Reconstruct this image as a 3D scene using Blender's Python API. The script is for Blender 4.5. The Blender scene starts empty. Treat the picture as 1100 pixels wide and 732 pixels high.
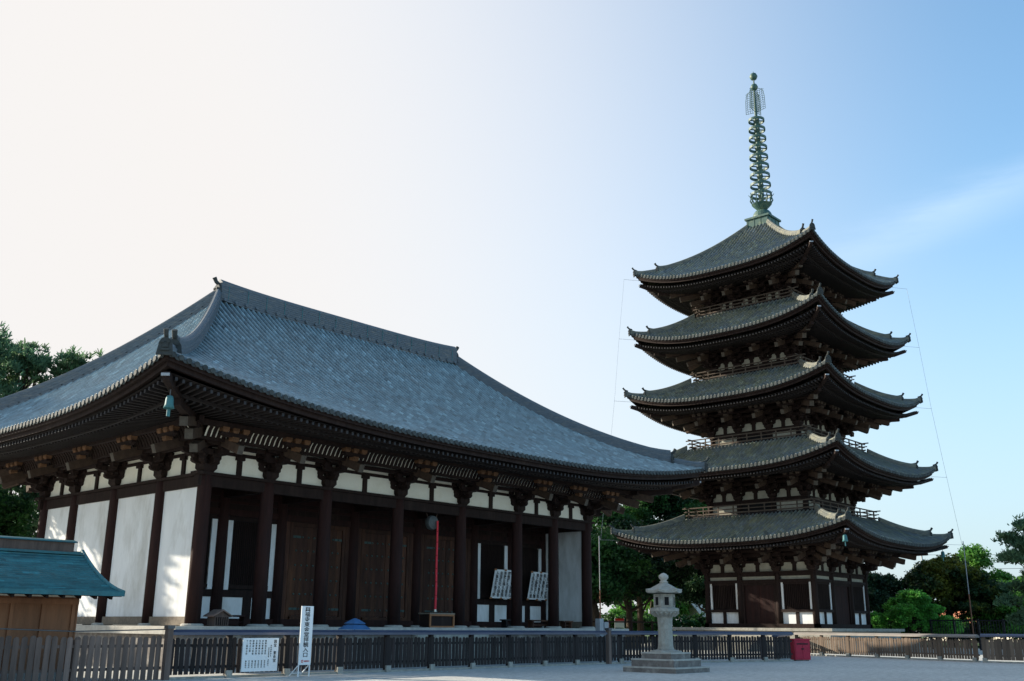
import bpy, math, random
import numpy as np
from mathutils import Vector, Matrix
PI = math.pi
R = math.radians
S = bpy.context.scene
C = S.collection
random.seed(11)

# ------------------------------------------------------------ camera
EYE = 1.6
F, PITCH, YAW, ROLL = 1081.0, math.atan((672.5 - 366) / 1081.0), R(41.9), R(0.456)
cam_d = bpy.data.cameras.new('camera')
cam_d.sensor_width = 36; cam_d.lens = F * 36 / 1100
cam_d.clip_start = 0.3; cam_d.clip_end = 3000
cam = bpy.data.objects.new('camera', cam_d); C.objects.link(cam)
fw = Vector((math.cos(YAW) * math.cos(PITCH), math.sin(YAW) * math.cos(PITCH), math.sin(PITCH)))
rt = Vector((math.sin(YAW), -math.cos(YAW), 0))
up = rt.cross(fw)
r2 = rt * math.cos(ROLL) + up * math.sin(ROLL)
u2 = -rt * math.sin(ROLL) + up * math.cos(ROLL)
m = Matrix((r2, u2, -fw)).transposed().to_4x4()
m.translation = (0, 0, EYE)
cam.matrix_world = m
S.camera = cam

# ------------------------------------------------------------ sky and sun
SUN_AZ, SUN_EL = 111.0, 20.5            # azimuth counted from +X (south) towards +Y (east)
w = bpy.data.worlds.new('World'); S.world = w; w.use_nodes = True
nt = w.node_tree; nt.nodes.clear()
out = nt.nodes.new('ShaderNodeOutputWorld'); bg = nt.nodes.new('ShaderNodeBackground')
sky = nt.nodes.new('ShaderNodeTexSky'); sky.sky_type = 'NISHITA'; sky.sun_disc = False
sky.sun_elevation = R(SUN_EL); sky.sun_rotation = R(90 - SUN_AZ)
sky.altitude = 0; sky.air_density = 1.0; sky.dust_density = 2.0; sky.ozone_density = 1.2
bg.inputs['Strength'].default_value = 0.15
tc = nt.nodes.new('ShaderNodeTexCoord')
# a thin wisp of cirrus on the right and a faint veil
def wn(t, **k):
    n = nt.nodes.new(t)
    for a, b in k.items(): setattr(n, a, b)
    return n
def wl(a, b): nt.links.new(a, b)
mp = wn('ShaderNodeMapping'); mp.inputs['Rotation'].default_value = (0, R(-24), R(-17)); mp.inputs['Scale'].default_value = (3, 3, 20)
nz = wn('ShaderNodeTexNoise'); nz.inputs['Scale'].default_value = 1.8; nz.inputs['Detail'].default_value = 7; nz.inputs['Roughness'].default_value = .62
wl(tc.outputs['Generated'], mp.inputs['Vector']); wl(mp.outputs[0], nz.inputs['Vector'])
# the wisp lies round this direction
wd = fw * F + r2 * (1035 - 550) + u2 * (366 - 222); wd.normalize()
we = fw * F + r2 * (1110 - 550) + u2 * (366 - 190); we.normalize()
ax = (we - wd); ax -= wd * ax.dot(wd); ax.normalize(); ay = wd.cross(ax)
def dotn(v, s):
    d = wn('ShaderNodeVectorMath', operation='DOT_PRODUCT'); wl(tc.outputs['Generated'], d.inputs[0]); d.inputs[1].default_value = v
    q = wn('ShaderNodeMath', operation='MULTIPLY'); wl(d.outputs['Value'], q.inputs[0]); q.inputs[1].default_value = s
    return q.outputs[0]
def mth(op, a, b=None):
    q = wn('ShaderNodeMath', operation=op)
    for i, v in enumerate((a, b)):
        if v is None: continue
        if isinstance(v, (int, float)): q.inputs[i].default_value = v
        else: wl(v, q.inputs[i])
    return q.outputs[0]
qx = mth('POWER', mth('ABSOLUTE', dotn(ax, 7.0)), 2.0)
qy = mth('POWER', mth('ABSOLUTE', mth('ADD', dotn(ay, 52.0), mth('MULTIPLY', mth('SUBTRACT', nz.outputs['Fac'], .5), 2.2))), 2.0)
g = mth('EXPONENT', mth('MULTIPLY', mth('ADD', qx, qy), -1.0))
front = mth('GREATER_THAN', dotn(wd, 1.0), 0.5)
wisp = mth('MULTIPLY', mth('MULTIPLY', g, front), mth('MULTIPLY', nz.outputs['Fac'], 0.36))
mx = wn('ShaderNodeMix', data_type='RGBA'); mx.inputs[7].default_value = (3.6, 4.0, 4.5, 1)
tint = wn('ShaderNodeVectorMath', operation='MULTIPLY'); tint.inputs[1].default_value = (.76, .96, 1.0)
wl(sky.outputs[0], tint.inputs[0])
wl(wisp, mx.inputs[0]); wl(tint.outputs[0], mx.inputs[6])
# bright thin haze round the low sun, fading to clear blue away from it
vd = Vector((math.cos(R(100)) * math.cos(R(6)), math.sin(R(100)) * math.cos(R(6)), math.sin(R(6))))
dn = wn('ShaderNodeVectorMath', operation='DOT_PRODUCT'); wl(tc.outputs['Generated'], dn.inputs[0]); dn.inputs[1].default_value = vd
hz = wn('ShaderNodeMapRange', interpolation_type='SMOOTHSTEP'); hz.inputs[1].default_value = .06; hz.inputs[2].default_value = .76
wl(dn.outputs['Value'], hz.inputs[0])
m3 = wn('ShaderNodeMix', data_type='RGBA'); m3.inputs[7].default_value = (2.82, 2.74, 2.69, 1)
wl(hz.outputs[0], m3.inputs[0]); wl(mx.outputs[2], m3.inputs[6])
# paler air towards the horizon
sx = wn('ShaderNodeSeparateXYZ'); wl(tc.outputs['Generated'], sx.inputs[0])
lo_ = wn('ShaderNodeMapRange', interpolation_type='SMOOTHSTEP'); lo_.inputs[1].default_value = -.02; lo_.inputs[2].default_value = .42; lo_.inputs[3].default_value = .75; lo_.inputs[4].default_value = 0
wl(sx.outputs[2], lo_.inputs[0])
m4 = wn('ShaderNodeMix', data_type='RGBA'); m4.inputs[7].default_value = (1.95, 2.35, 2.75, 1)
wl(lo_.outputs[0], m4.inputs[0]); wl(mx.outputs[2], m4.inputs[6]); wl(m4.outputs[2], m3.inputs[6])
wl(m3.outputs[2], bg.inputs[0]); wl(bg.outputs[0], out.inputs[0])

sun_d = bpy.data.lights.new('sun', 'SUN'); sun_d.energy = 4.2; sun_d.angle = R(0.55); sun_d.color = (1, .9, .74)
sun = bpy.data.objects.new('sun', sun_d); C.objects.link(sun)
sdir = Vector((math.cos(R(SUN_AZ)) * math.cos(R(SUN_EL)), math.sin(R(SUN_AZ)) * math.cos(R(SUN_EL)), math.sin(R(SUN_EL))))
sun.rotation_euler = (-sdir).to_track_quat('-Z', 'Y').to_euler()
sun.location = sdir * 200
S.view_settings.view_transform = 'Standard'; S.view_settings.look = 'None'
S.view_settings.exposure = 1.15; S.view_settings.gamma = 1.0; S.view_settings.use_curve_mapping = False
try:
    S.render.engine = 'CYCLES'; S.cycles.use_denoising = True; S.cycles.max_bounces = 6; S.cycles.diffuse_bounces = 3
    S.cycles.transparent_max_bounces = 6
except Exception: pass

# ------------------------------------------------------------ materials
MATS = {}
def mat(name, col, rough=.8, var=.25, scale=6, stretch=(1, 1, 1), bump=0.0, bscale=40, rnd=0.0, spec=.3, col2=None, metal=0.0,
        c2scale=1.2, c2lo=.5, c2hi=.7, trans=0.0):
    """noise-varied principled material; 'rnd' reads a per-face random attribute"""
    m = bpy.data.materials.new(name); m.use_nodes = True; t = m.node_tree; n = t.nodes; L = t.links.new
    b = n['Principled BSDF']; b.inputs['Roughness'].default_value = rough; b.inputs['Metallic'].default_value = metal
    b.inputs['Specular IOR Level'].default_value = spec
    tc = n.new('ShaderNodeTexCoord'); mp = n.new('ShaderNodeMapping'); mp.inputs['Scale'].default_value = stretch
    L(tc.outputs['Object'], mp.inputs[0])
    nz = n.new('ShaderNodeTexNoise'); nz.inputs['Scale'].default_value = scale; nz.inputs['Detail'].default_value = 6; nz.inputs['Roughness'].default_value = .65
    L(mp.outputs[0], nz.inputs['Vector'])
    mr = n.new('ShaderNodeMapRange'); mr.inputs[1].default_value = .25; mr.inputs[2].default_value = .75
    mr.inputs[3].default_value = 1 - var; mr.inputs[4].default_value = 1 + var
    L(nz.outputs['Fac'], mr.inputs[0]); fac = mr.outputs[0]
    if rnd:
        at = n.new('ShaderNodeAttribute'); at.attribute_name = 'rnd'
        m2 = n.new('ShaderNodeMapRange'); m2.clamp = False; m2.inputs[3].default_value = 1 - rnd; m2.inputs[4].default_value = 1 + rnd
        L(at.outputs['Fac'], m2.inputs[0])
        mu = n.new('ShaderNodeMath'); mu.operation = 'MULTIPLY'; L(fac, mu.inputs[0]); L(m2.outputs[0], mu.inputs[1]); fac = mu.outputs[0]
    base = n.new('ShaderNodeRGB'); base.outputs[0].default_value = (*col, 1); bc = base.outputs[0]
    if col2:
        n2 = n.new('ShaderNodeTexNoise'); n2.inputs['Scale'].default_value = c2scale; n2.inputs['Detail'].default_value = 5; n2.inputs['Roughness'].default_value = .7
        L(mp.outputs[0], n2.inputs['Vector'])
        r3 = n.new('ShaderNodeMapRange'); r3.inputs[1].default_value = c2lo; r3.inputs[2].default_value = c2hi
        L(n2.outputs['Fac'], r3.inputs[0])
        mx = n.new('ShaderNodeMix'); mx.data_type = 'RGBA'; L(r3.outputs[0], mx.inputs[0]); L(bc, mx.inputs[6]); mx.inputs[7].default_value = (*col2, 1); bc = mx.outputs[2]
    vm = n.new('ShaderNodeVectorMath'); vm.operation = 'SCALE'; L(bc, vm.inputs[0]); L(fac, vm.inputs['Scale'])
    L(vm.outputs[0], b.inputs['Base Color'])
    if bump:
        bn = n.new('ShaderNodeTexNoise'); bn.inputs['Scale'].default_value = bscale; bn.inputs['Detail'].default_value = 4
        L(mp.outputs[0], bn.inputs['Vector'])
        bp = n.new('ShaderNodeBump'); bp.inputs['Strength'].default_value = bump; bp.inputs['Distance'].default_value = .03
        L(bn.outputs['Fac'], bp.inputs['Height']); L(bp.outputs[0], b.inputs['Normal'])
    if trans:
        tr = n.new('ShaderNodeBsdfTranslucent'); L(vm.outputs[0], tr.inputs[0])
        ms = n.new('ShaderNodeMixShader'); ms.inputs[0].default_value = trans
        L(b.outputs[0], ms.inputs[1]); L(tr.outputs[0], ms.inputs[2]); L(ms.outputs[0], n['Material Output'].inputs[0])
    MATS[name] = m
    return m
VS = (1, 1, .12)
wood = mat('dark_timber', (.021, .012, .010), .8, .45, 7, VS, .25, 30, col2=(.046, .031, .024), c2lo=.55, c2hi=.8, spec=.2)
woodred = mat('red_brown_timber', (.030, .012, .010), .8, .4, 6, VS, .2, 30, spec=.2, col2=(.018, .012, .012), c2lo=.45, c2hi=.7)
woodend = mat('weathered_timber_end', (.20, .165, .125), .85, .35, 9, (1, 1, 1), .2, 30)
woodmid = mat('brown_door_timber', (.050, .021, .013), .8, .5, 5, (1, 1, .14), .3, 30, rnd=.4, col2=(.10, .042, .02), c2scale=1.6, c2lo=.48, c2hi=.72)
soffit = mat('ceiling_board', (.20, .10, .05), .8, .4, 4, rnd=.45)
rafw = mat('rafter_timber', (.017, .013, .013), .8, .35, 5)
railing_m = mat('railing_timber', (.085, .065, .05), .85, .35, 5)
rafend = mat('rafter_end_sky_sheen', (.034, .033, .036), .8, .3, 5)  # timber ends lightened: the sky's reflection is put into their colour
plaster = mat('white_plaster', (.80, .81, .80), .9, .07, 2.2, (1, 1, .35), .08, 20, col2=(.47, .46, .41), c2scale=.7, c2lo=.48, c2hi=.78)
cream = mat('bounce_cream_plaster', (.90, .87, .74), .9, .05, 2, col2=(.76, .72, .58), c2scale=2, c2lo=.5, c2hi=.8)  # on the eave strips the cream paints in warm bounced light
tile = mat('grey_roof_tile', (.185, .27, .30), .6, .15, 3, (1, 1, 1), .1, 60, rnd=.38, spec=.45, col2=(.165, .215, .23), c2scale=.8, c2lo=.45, c2hi=.7)
tilep = mat('mossy_roof_tile', (.115, .135, .14), .5, .22, 3, (1, 1, 1), .1, 60, rnd=.4, spec=.45, col2=(.155, .165, .115), c2scale=1.3, c2lo=.42, c2hi=.62)
ridge = mat('ridge_tile', (.10, .125, .145), .6, .3, 4, (1, 1, 5), .3, 30, col2=(.16, .165, .16), c2scale=1.5, c2lo=.5, c2hi=.7)
ridgep = mat('lichen_ridge_tile', (.115, .125, .115), .7, .3, 4, (1, 1, 3), .3, 30, col2=(.20, .20, .15), c2scale=1.5, c2lo=.45, c2hi=.65)
tileend = mat('tile_end_clay', (.05, .06, .06), .75, .35, 8, rnd=.4)
pan = mat('gutter_shade_tile', (.040, .055, .068), .7, .25, 3, rnd=.2, col2=(.035, .042, .045), c2scale=1.0, c2lo=.45, c2hi=.7)  # channel tiles darkened: shade between the ribs is put into the colour
panp = mat('mossy_gutter_shade_tile', (.045, .05, .045), .8, .3, 3, rnd=.4, col2=(.075, .085, .035), c2scale=1.3, c2lo=.42, c2hi=.62)  # moss tint over a base darkened to paint the shade between ribs
greyb = mat('grey_bracket_block', (.07, .052, .04), .85, .4, 6, rnd=.35)
tanb = mat('tan_bracket_block', (.15, .078, .04), .85, .4, 6, rnd=.35)
tailw = mat('weathered_tail_beam', (.062, .040, .028), .85, .4, 5)
tailend = mat('tail_beam_end', (.085, .072, .058), .85, .35, 6)
agedp = mat('aged_plaster', (.40, .39, .32), .9, .18, 3, col2=(.34, .32, .25), c2scale=1.6, c2lo=.45, c2hi=.75)
ornm = mat('dark_ornament_tile', (.038, .046, .046), .75, .35, 8, (1, 1, 1), .3, 20)
copper = mat('verdigris_copper', (.028, .145, .165), .6, .25, 5, (1, 1, 1), .1, 30, rnd=.4, spec=.4, col2=(.045, .10, .105), c2scale=2, c2lo=.5, c2hi=.75)
bellm = mat('verdigris_bronze', (.05, .17, .18), .6, .3, 8)
studm = mat('dull_green_stud', (.05, .085, .078), .7, .3, 6)
bronze = mat('spire_bronze', (.028, .085, .072), .55, .35, 4, col2=(.11, .15, .09), c2scale=2, c2lo=.5, c2hi=.7, spec=.5)
stone = mat('granite', (.33, .32, .28), .9, .28, 6, (1, 1, 1), .4, 30, col2=(.26, .24, .2), c2scale=2.2, c2lo=.48, c2hi=.72)
stonelt = mat('pale_stone', (.42, .405, .36), .9, .2, 5, (1, 1, 1), .3, 30, col2=(.36, .34, .3), c2scale=1.5, c2lo=.48, c2hi=.72)
stonedk = mat('stained_stone', (.17, .15, .135), .9, .3, 5, (1, 1, 1), .3, 30, col2=(.3, .28, .25), c2scale=2, c2lo=.5, c2hi=.7)
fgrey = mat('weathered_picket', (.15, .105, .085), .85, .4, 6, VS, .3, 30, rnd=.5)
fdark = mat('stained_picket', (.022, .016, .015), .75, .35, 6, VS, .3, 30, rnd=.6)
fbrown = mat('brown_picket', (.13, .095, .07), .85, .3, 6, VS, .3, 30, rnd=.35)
rail = mat('sky_tinted_rail', (.050, .062, .105), .35, .25, 4, (.3, 1, 1), .05, 30, spec=.6)  # dark rail; blue sky reflection is painted into its colour
railw = mat('grey_rail', (.22, .20, .18), .6, .25, 4, (.3, 1, 1))
white = mat('white_signboard', (.78, .80, .80), .6, .04, 2)
black = mat('black_ink', (.012, .012, .014), .6, .1, 2)
redp = mat('red_ink', (.55, .02, .02), .6, .1, 2)
redcl = mat('red_cloth', (.72, .05, .07), .8, .15, 8)
redm = mat('magenta_red_paint', (.42, .02, .05), .5, .2, 3)
metal = mat('dark_metal', (.09, .095, .10), .45, .2, 4, metal=.6)
greym = mat('grey_metal', (.32, .34, .36), .5, .15, 4, metal=.3)
rust = mat('rusty_pipe', (.20, .09, .05), .7, .3, 4)
hutw = mat('hut_timber', (.26, .115, .055), .75, .35, 3, (1, 1, .15), .2, 30, rnd=.2)
orangew = mat('orange_brown_wood', (.28, .12, .05), .6, .2, 5, VS)
bluec = mat('blue_canvas', (.05, .14, .30), .7, .15, 4)
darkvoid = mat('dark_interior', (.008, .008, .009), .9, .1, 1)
bark = mat('bark', (.06, .045, .032), .95, .35, 4, (1, 1, .3), .6, 12)
def leafm(n, a, b, tr=.35, lo=.42, hi=.6): return mat(n, a, .6, .25, .35, rnd=.45, col2=b, c2scale=.25, c2lo=lo, c2hi=hi, trans=tr, spec=.25)
l_pine = leafm('pine_needles', (.085, .18, .105), (.12, .20, .09), .5)
l_dark = leafm('dark_leaves', (.014, .045, .020), (.028, .070, .024), .3)
l_mid = leafm('green_leaves', (.022, .078, .026), (.05, .14, .03), .4)
l_lime = leafm('lime_leaves', (.075, .23, .04), (.13, .28, .05), .5)
l_gold = leafm('olive_leaves', (.012, .042, .014), (.13, .15, .018), .35, .48, .62)
l_bush = leafm('bush_leaves', (.09, .32, .05), (.14, .38, .06), .5)

# ------------------------------------------------------------ mesh builder
class MB:
    def __init__(s): s.v = []; s.f = []; s.m = []; s.r = []
    def add(s, vs, fs, mi=0, r=None):
        o = len(s.v); s.v += [tuple(v) for v in vs]
        if r is None:
            r = random.gauss(.45, .16)
            if random.random() < .06: r = random.uniform(.8, 1.25)
        for f in fs: s.f.append([i + o for i in f]); s.m.append(mi); s.r.append(r)
    def box(s, c, d, mi=0, rz=0.0, M=None, taper=1.0, r=None):
        x, y, z = d[0] / 2, d[1] / 2, d[2] / 2
        vs = []
        for k in (-1, 1):
            q = taper if k == 1 else 1
            vs += [(-x * q, -y * q, k * z), (x * q, -y * q, k * z), (x * q, y * q, k * z), (-x * q, y * q, k * z)]
        if M is None: M = Matrix.Rotation(rz, 3, 'Z')
        c = Vector(c)
        s.add([c + M @ Vector(v) for v in vs], [(3, 2, 1, 0), (4, 5, 6, 7), (0, 1, 5, 4), (1, 2, 6, 5), (2, 3, 7, 6), (3, 0, 4, 7)], mi, r)
    def b2(s, a, b, mi=0, r=None):       # box from min corner to max corner
        s.box([(a[i] + b[i]) / 2 for i in range(3)], [abs(b[i] - a[i]) for i in range(3)], mi, r=r)
    def beam(s, p, q, wd, ht, mi=0, r=None, upv=(0, 0, 1)):   # rectangular bar from p to q
        p, q = Vector(p), Vector(q); d = q - p; l = d.length
        if l < 1e-6: return
        d.normalize(); sd = d.cross(Vector(upv))
        if sd.length < 1e-4: sd = Vector((1, 0, 0))
        sd.normalize(); u = sd.cross(d)
        vs = []
        for c in (p, q):
            for a, b in ((-1, -1), (1, -1), (1, 1), (-1, 1)): vs.append(c + sd * a * wd / 2 + u * b * ht / 2)
        s.add(vs, [(3, 2, 1, 0), (4, 5, 6, 7), (0, 1, 5, 4), (1, 2, 6, 5), (2, 3, 7, 6), (3, 0, 4, 7)], mi, r)
    def tube(s, pts, rad, n=8, mi=0, cap=True, r=None):
        pts = [Vector(p) for p in pts]
        if not hasattr(rad, '__len__'): rad = [rad] * len(pts)
        vs = []; ref = None
        for i, p in enumerate(pts):
            d = (pts[min(i + 1, len(pts) - 1)] - pts[max(i - 1, 0)])
            d = d.normalized() if d.length > 1e-9 else Vector((0, 0, 1))
            if ref is None: ref = Vector((1, 0, 0)) if abs(d.x) < .8 else Vector((0, 1, 0))
            a = (ref - d * ref.dot(d)).normalized(); b = d.cross(a); ref = a
            for k in range(n):
                t = 2 * PI * k / n; vs.append(p + (a * math.cos(t) + b * math.sin(t)) * rad[i])
        fs = []
        for i in range(len(pts) - 1):
            for k in range(n):
                fs.append((i * n + k, i * n + (k + 1) % n, (i + 1) * n + (k + 1) % n, (i + 1) * n + k))
        if cap: fs += [tuple(range(n))[::-1], tuple((len(pts) - 1) * n + k for k in range(n))]
        s.add(vs, fs, mi, r)
    def lathe(s, prof, n=16, c=(0, 0, 0), mi=0, rot=0.0, r=None):
        vs = []
        for rr, z in prof:
            for k in range(n):
                t = 2 * PI * k / n + rot; vs.append((c[0] + rr * math.cos(t), c[1] + rr * math.sin(t), c[2] + z))
        fs = []
        for i in range(len(prof) - 1):
            for k in range(n): fs.append((i * n + k, i * n + (k + 1) % n, (i + 1) * n + (k + 1) % n, (i + 1) * n + k))
        fs += [tuple(range(n))[::-1], tuple((len(prof) - 1) * n + k for k in range(n))]
        s.add(vs, fs, mi, r)
    def prism(s, poly, fn, d0, d1, mi=0, r=None):   # poly of (a,b); fn(a,b,d)->xyz
        n = len(poly)
        s.add([fn(a, b, d0) for a, b in poly] + [fn(a, b, d1) for a, b in poly],
              [tuple(range(n))[::-1], tuple(range(n, 2 * n))] + [(i, (i + 1) % n, n + (i + 1) % n, n + i) for i in range(n)], mi, r)
    def sweep(s, pts, prof, mi=0):      # profile (side, up) swept along pts with vertical up
        pts = [Vector(p) for p in pts]; n = len(prof); vs = []
        for i, p in enumerate(pts):
            d = pts[min(i + 1, len(pts) - 1)] - pts[max(i - 1, 0)]; d.z = 0; d.normalize(); sd = Vector((d.y, -d.x, 0))
            vs += [p + sd * a + Vector((0, 0, b)) for a, b in prof]
        for i in range(len(pts) - 1):
            s.add(vs[i * n:(i + 2) * n], [(k, (k + 1) % n, n + (k + 1) % n, n + k) for k in range(n)], mi)
        s.add(vs[:n], [tuple(range(n))[::-1]], mi); s.add(vs[-n:], [tuple(range(n))], mi)
    def mesh(s, name, mats, smooth=False):
        me = bpy.data.meshes.new(name); me.from_pydata(s.v, [], s.f)
        for mm in (mats if isinstance(mats, (list, tuple)) else [mats]): me.materials.append(mm)
        me.polygons.foreach_set('material_index', s.m)
        a = me.attributes.new('rnd', 'FLOAT', 'FACE'); a.data.foreach_set('value', s.r)
        if smooth: me.polygons.foreach_set('use_smooth', [True] * len(me.polygons))
        me.update(); return me
    def build(s, name, mats, parent=None, loc=(0, 0, 0), rz=0, smooth=False, label=None):
        return put(name, s.mesh(name, mats, smooth), parent, loc, rz, label)
def put(name, me, parent=None, loc=(0, 0, 0), rz=0, label=None):
    o = bpy.data.objects.new(name, me); C.objects.link(o); o.location = loc; o.rotation_euler = (0, 0, rz)
    if parent: o.parent = parent
    if label: o['label'] = label
    return o
def thing(name, label, cat, loc=(0, 0, 0), rz=0, group=None):
    o = bpy.data.objects.new(name, None); C.objects.link(o); o.location = loc; o.rotation_euler = (0, 0, rz)
    o.empty_display_size = .3
    o['label'] = label; o['category'] = cat
    if group: o['group'] = group
    return o
def tag(o, label, cat, group=None):
    o['label'] = label; o['category'] = cat
    if group: o['group'] = group
    return o
def structure(o, kind='structure'): o['kind'] = kind; return o
def text_mesh(body, size, line=1.0, center=True):
    cu = bpy.data.curves.new('writing', 'FONT'); cu.body = body; cu.size = size; cu.space_line = line
    if center: cu.align_x = 'CENTER'
    cu.extrude = .0015; cu.offset = size * .012; cu.resolution_u = 2
    o = bpy.data.objects.new('tmp', cu); C.objects.link(o)
    dg = bpy.context.evaluated_depsgraph_get(); dg.update()
    me = bpy.data.meshes.new_from_object(o.evaluated_get(dg))
    bpy.data.objects.remove(o); me.materials.clear(); return me

# ------------------------------------------------------------ ground
def ground():
    b = MB(); n = 60; ex = []
    for i in range(-n, n + 1):
        ex.append(math.copysign(abs(i / n) ** 2.2 * 1500, i))
    vs = [(40 + x, 30 + y, 0) for x in ex for y in ex]; k = 2 * n + 1
    fs = [(i * k + j, (i + 1) * k + j, (i + 1) * k + j + 1, i * k + j + 1) for i in range(k - 1) for j in range(k - 1)]
    b.add(vs, fs)
    m = mat('gravel', (.50, .495, .455), .95, .12, .5, (1, 1, 1), 0, col2=(.40, .395, .36), c2scale=.25, c2lo=.4, c2hi=.7)
    t = m.node_tree; N = t.nodes; L = t.links.new; bs = N['Principled BSDF']
    tcn = N.new('ShaderNodeTexCoord')
    n1 = N.new('ShaderNodeTexNoise'); n1.inputs['Scale'].default_value = 4; n1.inputs['Detail'].default_value = 9; n1.inputs['Roughness'].default_value = .8
    L(tcn.outputs['Object'], n1.inputs['Vector'])
    src = bs.inputs['Base Color'].links[0].from_socket
    mr = N.new('ShaderNodeMapRange'); mr.inputs[1].default_value = .3; mr.inputs[2].default_value = .7; mr.inputs[3].default_value = .5; mr.inputs[4].default_value = 1.5
    L(n1.outputs['Fac'], mr.inputs[0])
    v = N.new('ShaderNodeVectorMath'); v.operation = 'SCALE'; L(src, v.inputs[0]); L(mr.outputs[0], v.inputs['Scale']); L(v.outputs[0], bs.inputs['Base Color'])
    bp = N.new('ShaderNodeBump'); bp.inputs['Strength'].default_value = .6; bp.inputs['Distance'].default_value = .04
    L(n1.outputs['Fac'], bp.inputs['Height']); L(bp.outputs[0], bs.inputs['Normal'])
    structure(b.build('ground', m))
    b = MB(); b.add([(96, -60, .03), (420, -60, .03), (420, 420, .03), (96, 420, .03)], [(0, 1, 2, 3)]); b.add([(50, 62, .03), (95.99, 62, .03), (95.99, 420, .03), (50, 420, .03)], [(0, 1, 2, 3)])
    structure(b.build('lawn', mat('grass', (.045, .085, .025), .95, .35, 2, (1, 1, 1), .4, 8, col2=(.09, .10, .04), c2scale=.3)))
ground()

# ------------------------------------------------------------ tiled hip roof
G = lambda t: 1.35 * t - .35 * t * t
class Roof:
    """hipped roof: outer half sizes HX,HY (tile edge), inner half sizes IX,IY at height zt, mid-eave height ze"""
    def __init__(s, HX, HY, IX, IY, zt, ze, lift, wx, wy, p=2.8, g=G, liftend=0.0):
        s.HX, s.HY, s.IX, s.IY, s.zt, s.ze, s.lift, s.wx, s.wy, s.p, s.g = HX, HY, IX, IY, zt, ze, lift, wx, wy, p, g
    def side(s, k):     # -> along half outer, along half inner, out outer, out inner, wall along, wall out, map
        if k % 2 == 0: a = (s.HX, s.IX, s.HY, s.IY, s.wx, s.wy)
        else: a = (s.HY, s.IY, s.HX, s.IX, s.wy, s.wx)
        ang = {0: 0, 1: PI / 2, 2: PI, 3: -PI / 2}[k]
        c, sn = round(math.cos(ang)), round(math.sin(ang))
        # side 0 faces -y: along=+x, out=-y
        def mp(al, ou, z): x, y = al, -ou; return Vector((c * x - sn * y, sn * x + c * y, z))
        return a + (mp,)
    def L(s, al, HA): return s.lift * min(1.03, abs(al) / HA) ** s.p
    def z(s, al, t, HA, IA):
        h = IA + (HA - IA) * t; c = min(1, abs(al) / max(h, .01))
        return s.zt - (s.zt - s.ze) * s.g(t) + s.lift * c ** s.p * t ** 2.4
    def tiles(s, name, mats, parent, pitch=.3, seg=.36, rr=.078, sides=(0, 1, 2, 3), hk=1.6):
        b = MB()
        for k in sides:
            HA, IA, HO, IO, wa, wo, mp = s.side(k)
            n = int(HA * 2 / pitch); pt = HA * 2 / n
            slen = math.hypot(HO - IO, s.zt - s.ze)
            for i in range(n + 1):
                al = -HA + pt * i
                if i == 0 or i == n: al *= .995
                t0 = max(0.0, (abs(al) - IA) / (HA - IA)) if HA > IA else 0
                m = max(1, int(round((1 - t0) * slen / seg)))
                for j in range(m):
                    ta, tb = t0 + (1 - t0) * j / m, t0 + (1 - t0) * (j + 1) / m
                    oa, ob = IO + (HO - IO) * ta, IO + (HO - IO) * tb
                    za, zb = s.z(al, ta, HA, IA), s.z(al, tb, HA, IA)
                    ra, rb = rr * .98, rr * 1.03
                    vs = []
                    for o_, z_, r_ in ((oa, za, ra), (ob, zb, rb)):
                        for q in range(5):
                            th = PI * q / 4; vs.append(mp(al + r_ * math.cos(th), o_, z_ + .03 + r_ * hk * math.sin(th)))
                    b.add(vs, [(q, q + 1, 6 + q, 5 + q) for q in range(4)] + [(5, 6, 7, 8, 9)], 0)
                # round end tile
                z_ = s.z(al, 1, HA, IA); vs = [mp(al + rr * 1.25 * math.cos(2 * PI * q / 10), HO + .03, z_ + .03 + rr * 1.25 * math.sin(2 * PI * q / 10)) for q in range(10)]
                vs += [v + (mp(0, -.12, 0) - mp(0, 0, 0)) for v in vs]
                b.add(vs, [tuple(range(10))] + [(q, (q + 1) % 10, 10 + (q + 1) % 10, 10 + q) for q in range(10)], 1)
                # pan tiles to the next rib
                if i < n:
                    a2 = -HA + pt * (i + 1); am = (al + a2) / 2; inner = min(abs(al), abs(a2))
                    t0 = max(0.0, (inner - IA) / (HA - IA)) if HA > IA else 0
                    m = max(1, int(round((1 - t0) * slen / (seg * .8))))
                    for j in range(m):
                        ta, tb = t0 + (1 - t0) * j / m, t0 + (1 - t0) * (j + 1) / m
                        oa, ob = IO + (HO - IO) * ta, IO + (HO - IO) * tb
                        vs = [mp(al, oa, s.z(al, ta, HA, IA) + .01), mp(a2, oa, s.z(a2, ta, HA, IA) + .01), mp(a2, ob, s.z(a2, tb, HA, IA) + .035), mp(al, ob, s.z(al, tb, HA, IA) + .035),
                              mp(a2, ob, s.z(a2, tb, HA, IA) - .01), mp(al, ob, s.z(al, tb, HA, IA) - .01)]
                        b.add(vs, [(0, 1, 2, 3), (3, 2, 4, 5)], 2)
                    za, zb = s.z(al, 1, HA, IA), s.z(a2, 1, HA, IA)
                    b.add([mp(al, HO - .01, za + .03), mp(a2, HO - .01, zb + .03), mp(a2 - pt * .25, HO - .01, zb - .07), mp(am, HO - .01, (za + zb) / 2 - .1), mp(al + pt * .25, HO - .01, za - .07)], [(0, 4, 3, 2, 1)], 1)
        return b.build(name, mats, parent)
    def zu(s, al, o, HA, ov, wa, d, sl):   # underside height, o measured out from the wall
        return s.ze - d + sl * (ov - o) + s.L(al, HA) * max(0, o / ov) ** 1.6
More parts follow.
